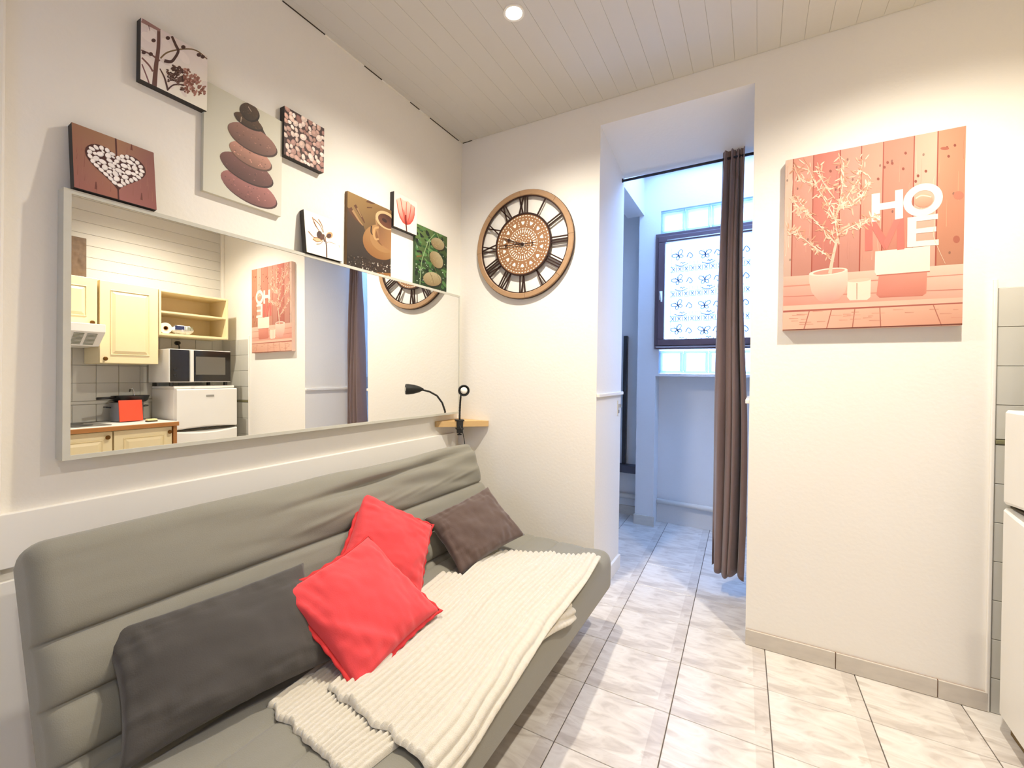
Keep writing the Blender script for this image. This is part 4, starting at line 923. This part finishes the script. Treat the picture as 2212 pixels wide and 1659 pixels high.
# ------------------------------------------------------------------ ribbed throw, folded in two layers
def on_seat(x, lift):
    r, xf = 0.055, SXF+0.002
    if x < xf-r: return x, SZ+lift
    a = (x-(xf-r))/r
    if a < math.pi/2: return xf-r+(r+lift)*math.sin(a), SZ-r+(r+lift)*math.cos(a)
    return xf+lift, SZ-r-(x-(xf-r)-r*math.pi/2)
def throw_layer(cor, lift, seed, nl=230, nw=210, period=0.021, fold=None):
    """cor: left-back, left-front, right-front, right-back in seat coordinates (x, y)"""
    lb, lf, rf, rb = [Vector(c) for c in cor]; V = []; F = []
    wid = ((lb-lf).length+(rb-rf).length)/2; nr = wid/period
    for i in range(nl+1):
        p = i/nl
        for j in range(nw+1):
            q = j/nw
            a = lb.lerp(lf, q); b = rb.lerp(rf, q); P = a.lerp(b, p)
            wv = 0.010*math.sin(p*9+q*3+seed)+0.007*noise.noise(Vector((p*5, q*4, seed)))
            P = P + Vector((wv*(0.4+0.6*math.sin(math.pi*q)), 0.016*noise.noise(Vector((q*9, seed, p*1.5)))))
            ph = q*nr + 0.25*noise.noise(Vector((p*8, q*2, seed+2)))
            rib = abs(math.sin(math.pi*ph))**0.7
            nub = 0.90+0.16*noise.noise(Vector((P.y*70, math.floor(ph)*3.7, seed)))
            hgt = 0.0125*rib*nub + 0.010*max(0, noise.noise(Vector((p*4, q*5, seed+5)))) + (fold(p, q) if fold else 0)
            if i in (0, nl) or j in (0, nw): hgt = -0.004
            x, z = on_seat(P.x, lift+0.004+hgt); V.append((x, P.y, z))
    W_ = nw+1
    for i in range(nl):
        for j in range(nw): F.append((i*W_+j, i*W_+j+1, (i+1)*W_+j+1, (i+1)*W_+j))
    return V, F
M_THROW = mat('cream_chenille', (204, 197, 181), 0.95, bump=(500, 0.3), sheen=0.5)
th = thing('throw_blanket', 'cream ribbed chenille throw spread over the sofa seat', 'blanket', (-0.85, 1.3, SZ))
obj('lower_layer', throw_layer([(-1.105, 0.690), (-0.735, 0.655), (-0.565, 1.630), (-1.19, 1.55)], 0.002, 1.0), M_THROW, th, smooth=True)
obj('upper_layer', throw_layer([(-1.00, 0.800), (-0.595, 0.755), (-0.640, 2.040), (-1.10, 1.830)], 0.019, 4.0, fold=lambda p, q: 0.008*math.exp(-((q-0.25-0.3*p)/0.05)**2)), M_THROW, th, smooth=True)
tg = obj('care_tag', ([(-0.752, 0.640, 0.424), (-0.722, 0.652, 0.430), (-0.735, 0.600, 0.421), (-0.762, 0.592, 0.420)], [(0, 1, 2, 3)]), mat('white_satin', (245, 244, 240), 0.5), th)
tag(tg, 'small white sewn label')

# ------------------------------------------------------------------ kitchen along the right wall (seen in the mirror)
def knob(parent, x, y, z):
    bm = bmnew(); lathe(bm, [(0.006, 0), (0.006, 0.010), (0.014, 0.014), (0.016, 0.020), (0.012, 0.026), (0, 0.027)], frame_to((x, y, z), (-1, 0, 0)), 16); return obj('knob', bm, M_BRASS, parent, auto=40)
def panel_door(parent, x, y0, y1, z0, z1, ky, kz, frame=0.062):
    """raised-panel cabinet door whose face looks along -x"""
    bm = box(bmnew(), x, x+0.020, y0, y1, z0, z1, 0.003)
    a, b, c, d = y0+frame, y1-frame, z0+frame*1.05, z1-frame*1.05; e = 0.024
    for P in ([(x, a, c), (x, b, c), (x+0.008, b-.006, c+.006), (x+0.008, a+.006, c+.006)],): pass
    R = [[(x-0.0005, a, c), (x-0.0005, b, c), (x-0.0005, b, d), (x-0.0005, a, d)], [(x-0.006, a+.004, c+.004), (x-0.006, b-.004, c+.004), (x-0.006, b-.004, d-.004), (x-0.006, a+.004, d-.004)],
         [(x+0.002, a+.009, c+.009), (x+0.002, b-.009, c+.009), (x+0.002, b-.009, d-.009), (x+0.002, a+.009, d-.009)], [(x-0.009, a+e+.008, c+e+.008), (x-0.009, b-e-.008, c+e+.008), (x-0.009, b-e-.008, d-e-.008), (x-0.009, a+e+.008, d-e-.008)]]
    vs = [[bm.verts.new(p) for p in q] for q in R]
    for p, q in zip(vs, vs[1:]):
        for i in range(4): bm.faces.new((p[i], p[(i+1) % 4], q[(i+1) % 4], q[i]))
    bm.faces.new(vs[-1]); dr = obj('door', bm, M_CREAM, parent); knob(dr, x-0.001, ky, kz); return dr
kc = thing('wall_cabinet', 'tall cream wall cabinet with raised panel door beside the open shelf unit', 'cabinet', (1.1, 1.575, 1.405))
obj('carcass', xbox(0.972, XR-0.012, 1.384, 1.766, 1.407, 2.050, 0.002), M_CREAM, kc); panel_door(kc, 0.950, 1.384, 1.766, 1.407, 2.050, 1.412, 1.440)
kc = thing('wall_cabinet', 'short cream wall cabinet above the extractor hood', 'cabinet', (1.1, 1.08, 1.69))
obj('carcass', xbox(0.972, XR-0.012, 0.80, 1.370, 1.692, 2.055, 0.002), M_CREAM, kc); panel_door(kc, 0.950, 0.80, 1.370, 1.692, 2.055, 1.335, 1.712)
su = thing('open_shelf_unit', 'open cream shelf unit above the microwave', 'shelf unit', (1.1, 2.05, 1.655))
for y in (1.772, 2.318): obj('side_panel', xbox(0.950, XR-0.012, y, y+0.016, 1.657, 2.045, 0.002), M_CREAM, su)
obj('top_panel', xbox(0.950, XR-0.012, 1.788, 2.318, 2.029, 2.045, 0.002), M_CREAM, su); obj('bottom_panel', xbox(0.950, XR-0.012, 1.788, 2.318, 1.657, 1.675, 0.002), M_CREAM, su)
obj('shelf', xbox(0.960, XR-0.030, 1.788, 2.318, 1.850, 1.866, 0.002), M_CREAM, su); obj('back_panel', xbox(XR-0.018, XR-0.012, 1.788, 2.318, 1.675, 2.029), M_CREAM, su)
# extractor hood
hood = thing('extractor_hood', 'slim white extractor hood with a slatted underside', 'hood', (1.03, 1.08, 1.53))
obj('hood_body', xbox(0.80, XR-0.012, 0.80, 1.372, 1.628, 1.690, 0.004), M_WHITE, hood)
bm = bmnew(); hexa(bm, [(0.93, 0.80, 1.532), (XR-0.012, 0.80, 1.532), (XR-0.012, 1.372, 1.532), (0.93, 1.372, 1.532), (0.81, 0.80, 1.628), (XR-0.012, 0.80, 1.628), (XR-0.012, 1.372, 1.628), (0.81, 1.372, 1.628)])
obj('grille_housing', bm, M_WHITE, hood); M_SLAT = mat('hood_slot', (120, 124, 104), 0.5)
for k in range(7):
    for q in range(9):
        y = 0.83+k*0.074; t0 = 0.08+q*0.095; t1 = t0+0.05; bm = bmnew()
        pf = lambda t, dy: (0.812+0.118*t-0.0015, dy, 1.626-0.094*t-0.0015)
        bm.faces.new([bm.verts.new(p) for p in (pf(t0, y), pf(t0, y+0.058), pf(t1, y+0.058), pf(t1, y))]); obj('slot', bm, M_SLAT, hood)
# picture panel on the hood cabinet
bp = thing('relief_panel', 'dark brown textured panel standing on the short cabinet', 'panel', (1.16, 1.25, 2.057))
bm = bmnew(); n = 24; pv = [[bm.verts.new((1.150-0.010*abs(noise.noise(Vector((i*.45, k*.3, 4)))), 1.10+0.262*i/n, 2.058+0.335*k/n)) for k in range(n+1)] for i in range(n+1)]
for i in range(n):
    for k in range(n): bm.faces.new((pv[i][k], pv[i+1][k], pv[i+1][k+1], pv[i][k+1]))
obj('relief_face', bm, mat('brown_relief', (104, 82, 62), 0.7, vary=(24, 0.5)), bp, smooth=True); obj('panel_back', xbox(1.151, 1.168, 1.096, 1.366, 2.056, 2.397, 0.002), mat('brown_edge', (88, 68, 50), 0.7), bp)
# worktop and base units
tag(obj('worktop', box(bmnew(), 0.705, XR-0.006, 0.30, 1.806, 0.902, 0.932, 0.002), mat('white_worktop', (232, 230, 222), 0.35)), 'white worktop with a wooden front edge beside the fridge', 'worktop')
tag(obj('worktop_edging', xbox(0.686, 0.7045, 0.30, 1.806, 0.896, 0.928, 0.002), mat('oak_edge', (168, 112, 56), 0.5, vary=(20, 0.15), stretch=(1, 0.2, 3))), 'brown wooden edging strip along the worktop front', 'edging')
for (y0, y1, ky, lb) in ((1.392, 1.770, 1.745, 'cream base cabinet with panel door right beside the fridge'), (0.95, 1.386, 1.352, 'cream base cabinet with panel door under the hob')):
    bc = thing('base_cabinet', lb, 'cabinet', (1.0, (y0+y1)/2, 0))
    obj('carcass', xbox(0.742, XR-0.010, y0, y1, 0.10, 0.895, 0.002), M_CREAM, bc); obj('plinth', xbox(0.78, XR-0.010, y0, y1, 0, 0.099), M_CREAM, bc); panel_door(bc, 0.720, y0+0.002, y1-0.002, 0.12, 0.890, ky, 0.850, 0.055)
bc = thing('base_cabinet', 'cream base cabinet with panel door at the near end of the worktop', 'cabinet', (1.0, 0.62, 0))
obj('carcass', xbox(0.742, XR-0.010, 0.31, 0.945, 0.10, 0.895, 0.002), M_CREAM, bc); obj('plinth', xbox(0.78, XR-0.010, 0.31, 0.945, 0, 0.099), M_CREAM, bc); panel_door(bc, 0.720, 0.312, 0.943, 0.12, 0.890, 0.90, 0.850, 0.055)
tag(obj('end_panel', xbox(0.708, XR-0.010, 1.774, 1.800, 0.0, 0.895, 0.002), mat('oak_edge', (168, 112, 56))), 'brown wooden end panel between base cabinet and fridge', 'panel')
hob = thing('hob', 'flat grey hob set into the worktop under the hood', 'hob', (0.99, 1.10, 0.9325))
obj('hob_plate', xbox(0.79, 1.19, 0.82, 1.405, 0.9325, 0.938, 0.002), mat('hob_plate', (112, 108, 100), 0.35), hob)
for x, y in ((0.89, 0.97), (1.08, 0.97), (0.89, 1.25), (1.08, 1.25)):
    bm = bmnew(); lathe(bm, [(0.075, 0), (0.075, 0.004), (0.06, 0.006), (0, 0.006)], Matrix.Translation((x, y, 0.938)), 24); obj('ring_plate', bm, mat('hob_ring', (60, 58, 54), 0.5), hob)
# fridge
fr = thing('fridge', 'white two-door fridge in the corner under the microwave', 'fridge', (1.03, 2.085, 0))
obj('cabinet_body', xbox(0.852, XR-0.015, 1.838, 2.330, 0.04, 1.196, 0.006), M_WHITE, fr); obj('top_cover', xbox(0.845, XR-0.015, 1.836, 2.332, 1.197, 1.220, 0.006), M_WHITE, fr)
def fdoor(z0, z1, lip):
    bm = bmnew(); n = 14; prof = []
    for i in range(n+1):
        t = i/n; y = 1.838+0.492*t; prof.append((0.800-0.006*math.sin(math.pi*t), y))
    va = []; 
    def row(z, k=0.0): return [bm.verts.new((x+k, y, z + lip(t_/n))) if abs(z-zl) < 1e-6 else bm.verts.new((x+k, y, z)) for t_, (x, y) in enumerate(prof)]
    zl = z0 if lip(0.5) < 0 or lip(0.5) > 0 else -9
    zl = lipz(z0, z1, lip)
    rows = [row(z0, 0.006), row(z0+0.012), row(z1-0.012), row(z1, 0.006)] if False else [[bm.verts.new((x+kx, y, z+(lip(t_/n) if lf else 0))) for t_, (x, y) in enumerate(prof)] for z, kx, lf in ((z0, .006, zl == z0), (z0+.01, 0, zl == z0), (z1-.01, 0, zl == z1), (z1, .006, zl == z1))]
    for p, q in zip(rows, rows[1:]):
        for i in range(n): bm.faces.new((p[i], p[i+1], q[i+1], q[i]))
    bk = [[bm.verts.new((0.848, y, z)) for x, y in prof] for z in (z0, z1)]
    for i in range(n):
        bm.faces.new((rows[0][i+1], rows[0][i], bk[0][i], bk[0][i+1])); bm.faces.new((rows[-1][i], rows[-1][i+1], bk[1][i+1], bk[1][i])); bm.faces.new((bk[0][i], bk[1][i], bk[1][i+1], bk[0][i+1]))
    for s_ in (0, n): bm.faces.new([r_[s_] for r_ in rows] + [bk[1][s_], bk[0][s_]])
    return obj('door', bm, M_WHITE, fr, auto=30)
def lipz(z0, z1, lip): return z0 if lip(0.5) > 0 else z1
d1 = fdoor(0.846, 1.194, lambda t: 0.016*math.sin(math.pi*t)+1e-6)
d2 = fdoor(0.060, 0.832, lambda t: -0.020*math.sin(math.pi*t)-1e-6)
obj('door_gasket', xbox(0.815, 0.852, 1.845, 2.323, 0.836, 0.843), mat('dark_gasket', (70, 62, 44), 0.8), fr)
obj('kick_strip', xbox(0.828, 0.850, 1.845, 2.325, 0.004, 0.055), mat('brown_kick', (110, 88, 48), 0.7), fr)
obj('badge', xbox(0.7915, 0.7945, 2.062, 2.128, 1.121, 1.139, 0.001), mat('grey_badge', (150, 148, 140), 0.4), d1)
# microwave
mwv = thing('microwave', 'black fronted microwave oven standing on top of the fridge', 'microwave', (1.03, 2.04, 1.22))
for x in (0.88, 1.18):
    for y in (1.83, 2.27): obj('foot', xbox(x-.012, x+.012, y-.012, y+.012, 1.220, 1.252), M_BLACK, mwv)
obj('casing', xbox(0.846, XR-0.05, 1.800, 2.298, 1.252, 1.537, 0.004), M_WHITE, mwv)
M_SMOKE = mat('smoked_glass', (34, 30, 24), 0.12)
obj('control_panel', xbox(0.836, 0.8455, 1.806, 1.950, 1.258, 1.531, 0.002), M_SMOKE, mwv); obj('handle_bar', xbox(0.824, 0.8455, 1.953, 1.979, 1.255, 1.534, 0.003), M_WHITE, mwv)
dr = obj('door', xbox(0.836, 0.8455, 1.982, 2.294, 1.258, 1.531, 0.002), M_SMOKE, mwv); obj('door_window', xbox(0.8345, 0.8362, 2.000, 2.246, 1.318, 1.478), mat('mesh_window', (104, 100, 88), 0.3), dr)
for k, z in enumerate((1.36, 1.31)):
    bm = bmnew(); lathe(bm, [(0.012, 0), (0.010, 0.008), (0, 0.008)], frame_to((0.8362, 1.84, z), (-1, 0, 0)), 16); obj('dial', bm, M_BLACK, mwv)
# plug in socket
sk_ = thing('wall_socket', 'white wall socket with a black plug above the microwave', 'socket', (XR-0.01, 2.035, 1.58))
obj('socket_plate', xbox(XR-0.016, XR-0.0065, 1.996, 2.074, 1.575, 1.653, 0.002), M_TILEWALL, sk_)
obj('plug', tube(tube(bmnew(), [(XR-0.016, 2.034, 1.618), (XR-0.055, 2.034, 1.618)], [0.020, 0.016], 14), [(XR-0.050, 2.034, 1.616), (XR-0.058, 2.036, 1.58), (XR-0.045, 2.04, 1.50)], 0.005, 8), M_BLACK, sk_, smooth=True)
# kitchen paper and wrapped pack on the open shelf
rl = thing('paper_roll', 'roll of kitchen paper lying in the open shelf', 'paper roll', (1.09, 1.835, 1.675))
bm = bmnew(); n = 28; Rr = 0.047
for p, q in (((Rr, 0), (Rr, 1)), ): pass
ringz = [[bm.verts.new((x, 1.835+r*math.cos(2*math.pi*k/n), 1.7225+r*math.sin(2*math.pi*k/n))) for k in range(n)] for r, x in ((0.018, 0.985), (Rr, 0.985), (Rr, 1.215), (0.018, 1.215))]
for i in range(4):
    p, q = ringz[i], ringz[(i+1) % 4]
    for k in range(n): bm.faces.new((p[k], p[(k+1) % n], q[(k+1) % n], q[k]))
obj('paper', bm, mat('kitchen_paper', (240, 232, 214), 0.9), rl, auto=40)
bm = bmnew(); ringz = [[bm.verts.new((x, 1.835+r*math.cos(2*math.pi*k/n), 1.7225+r*math.sin(2*math.pi*k/n))) for k in range(n)] for r, x in ((0.015, 0.982), (0.0178, 0.982), (0.0178, 1.218), (0.015, 1.218))]
for i in range(4):
    p, q = ringz[i], ringz[(i+1) % 4]
    for k in range(n): bm.faces.new((p[k], p[(k+1) % n], q[(k+1) % n], q[k]))
tag(obj('core', bm, mat('cardboard', (156, 104, 52), 0.9), rl), 'brown cardboard core')
pk = thing('wrapped_pack', 'plastic wrapped pack with dark blue label beside the paper roll', 'pack', (1.05, 1.97, 1.675))
bm = bmnew(); n = 14; G = []
for i in range(n+1):
    row = []
    for k in range(12):
        a = 2*math.pi*k/12; t = i/n; rad = 0.042*min(1, 0.35+3*t, 0.35+3*(1-t))*(1+0.22*noise.noise(Vector((t*6, k*.9, 2))))
        row.append(bm.verts.new((1.02+rad*1.1*math.cos(a), 1.888+0.172*t, 1.7185+rad*math.sin(a))))
    G.append(row)
for p, q in zip(G, G[1:]):
    for k in range(12): bm.faces.new((p[k], p[(k+1) % 12], q[(k+1) % 12], q[k]))
bm.faces.new(G[0]); bm.faces.new(G[-1]); obj('wrapping', bm, mat('crinkled_film', (222, 224, 224), 0.2, bump=(40, 0.6)), pk)
obj('label_band', xbox(0.9695, 0.974, 1.900, 1.972, 1.715, 1.750, 0.001), mat('navy_label', (44, 52, 92), 0.5), pk)
bm = bmnew()
for k in range(6): box(bm, 0.9695, 0.973, 1.980+k*0.011, 1.985+k*0.011, 1.715, 1.750)
obj('barcode_stripes', bm, mat('olive_print', (120, 122, 84), 0.5), pk)
# worktop clutter
tag(obj('chopping_board', (lambda b: (bmesh.ops.rotate(b, verts=b.verts[:], cent=(1.0, 1.6, 0.933), matrix=Matrix.Rotation(math.radians(8), 3, 'Y')), b)[1])(box(bmnew(), 0.977, 0.988, 1.516, 1.672, 0.936, 1.108, 0.003)), mat('red_plastic', (222, 74, 40), 0.5)), 'red plastic chopping board leaning against the pot on the worktop', 'chopping board')
pot = thing('cooking_pot', 'grey metal cooking pot on the worktop behind the red board', 'pot', (1.135, 1.615, 0.933))
bm = bmnew(); lathe(bm, [(0.100, 0), (0.108, 0.006), (0.110, 0.150), (0.113, 0.153), (0.113, 0.157), (0.106, 0.157), (0.104, 0.01), (0, 0.01)], Matrix.Translation((1.135, 1.615, 0.933)), 36); obj('pot_body', bm, mat('grey_steel', (134, 134, 138), 0.35, 0.7), pot, auto=40)
for s_ in (-1, 1): obj('loop_handle', tube(bmnew(), [(1.120, 1.615+s_*0.108, 1.05), (1.112, 1.615+s_*0.140, 1.055), (1.158, 1.615+s_*0.140, 1.055), (1.150, 1.615+s_*0.108, 1.05)], 0.006, 8), M_BLACK, pot)
pan = thing('frying_pan', 'black frying pan resting on top of the cooking pot', 'pan', (1.120, 1.640, 1.091))
bm = bmnew(); lathe(bm, [(0.098, 0), (0.112, 0.010), (0.126, 0.050), (0.129, 0.052), (0.124, 0.053), (0.110, 0.016), (0.095, 0.006), (0, 0.006)], Matrix.Translation((1.128, 1.640, 1.0915)), 40); obj('pan_body', bm, M_BLACK, pan, auto=40)
obj('handle', tube(bmnew(), [(1.10, 1.530, 1.132), (1.08, 1.50, 1.130), (1.06, 1.40, 1.128)], [0.008, 0.010, 0.011], 10), M_BLACK, pan, smooth=True)
ld = thing('ladle', 'steel ladle with hooked handle standing in the frying pan', 'ladle', (1.06, 1.635, 1.10))
obj('stem', tube(bmnew(), [(1.060, 1.640, 1.102), (1.058, 1.638, 1.150), (1.058, 1.634, 1.190), (1.058, 1.622, 1.206), (1.058, 1.612, 1.198)], [0.008, 0.006, 0.005, 0.005, 0.004], 8), M_CHROME, ld, smooth=True)
tag(obj('hook_tip', tube(bmnew(), [(1.058, 1.612, 1.198), (1.058, 1.608, 1.176)], 0.005, 8), M_BLACK, ld), 'black hooked tip')
sp = thing('sponge', 'small yellow sponge with dark scouring layer on the worktop', 'sponge', (0.85, 1.677, 0.9325))
obj('scouring_layer', xbox(0.825, 0.875, 1.644, 1.712, 0.9325, 0.942, 0.002), mat('dark_green_scourer', (58, 50, 30), 0.95), sp); obj('foam', xbox(0.826, 0.874, 1.645, 1.711, 0.942, 0.956, 0.003), mat('yellow_foam', (236, 218, 160), 0.95), sp)

# ------------------------------------------------------------------ ceiling spotlights (one shows at the top edge of the picture)
M_LENS = emit_mat('lit_lens', (1.0, 0.88, 0.66), 60.0)
def spot(x, y, label, power=1.0):
    t = thing('ceiling_spotlight', label, 'spotlight', (x, y, H-0.012))
    bm = bmnew(); lathe(bm, [(0.034, 0.0), (0.036, -0.004), (0.046, -0.005), (0.047, 0.0)], Matrix.Translation((x, y, H)), 32); obj('trim_ring', bm, M_WHITE, t, auto=40)
    bm = bmnew(); lathe(bm, [(0.0335, 0.0), (0.033, -0.002), (0, -0.003)], Matrix.Translation((x, y, H)), 32); obj('lens', bm, M_LENS, t)
    ld_ = bpy.data.lights.new('bulb', 'SPOT'); ld_.energy = SPOT_POWER*power; ld_.color = SPOT_COLOR; ld_.spot_size = math.radians(148); ld_.spot_blend = 1.0; ld_.shadow_soft_size = 0.035
    lo = bpy.data.objects.new('bulb', ld_); COL.objects.link(lo); lo.parent = t; lo.location = (0, 0, -0.010)
spot(-0.940, 1.668, 'round recessed ceiling spotlight over the sofa side of the room', 0.74)
spot(0.520, 1.700, 'round recessed ceiling spotlight in front of the coral canvas', 0.70)
spot(0.520, -0.15, 'round recessed fill spotlight added unseen behind the viewer on the kitchen side', 0.36)  # unseen spot, added as weak fill for the left wall and sofa
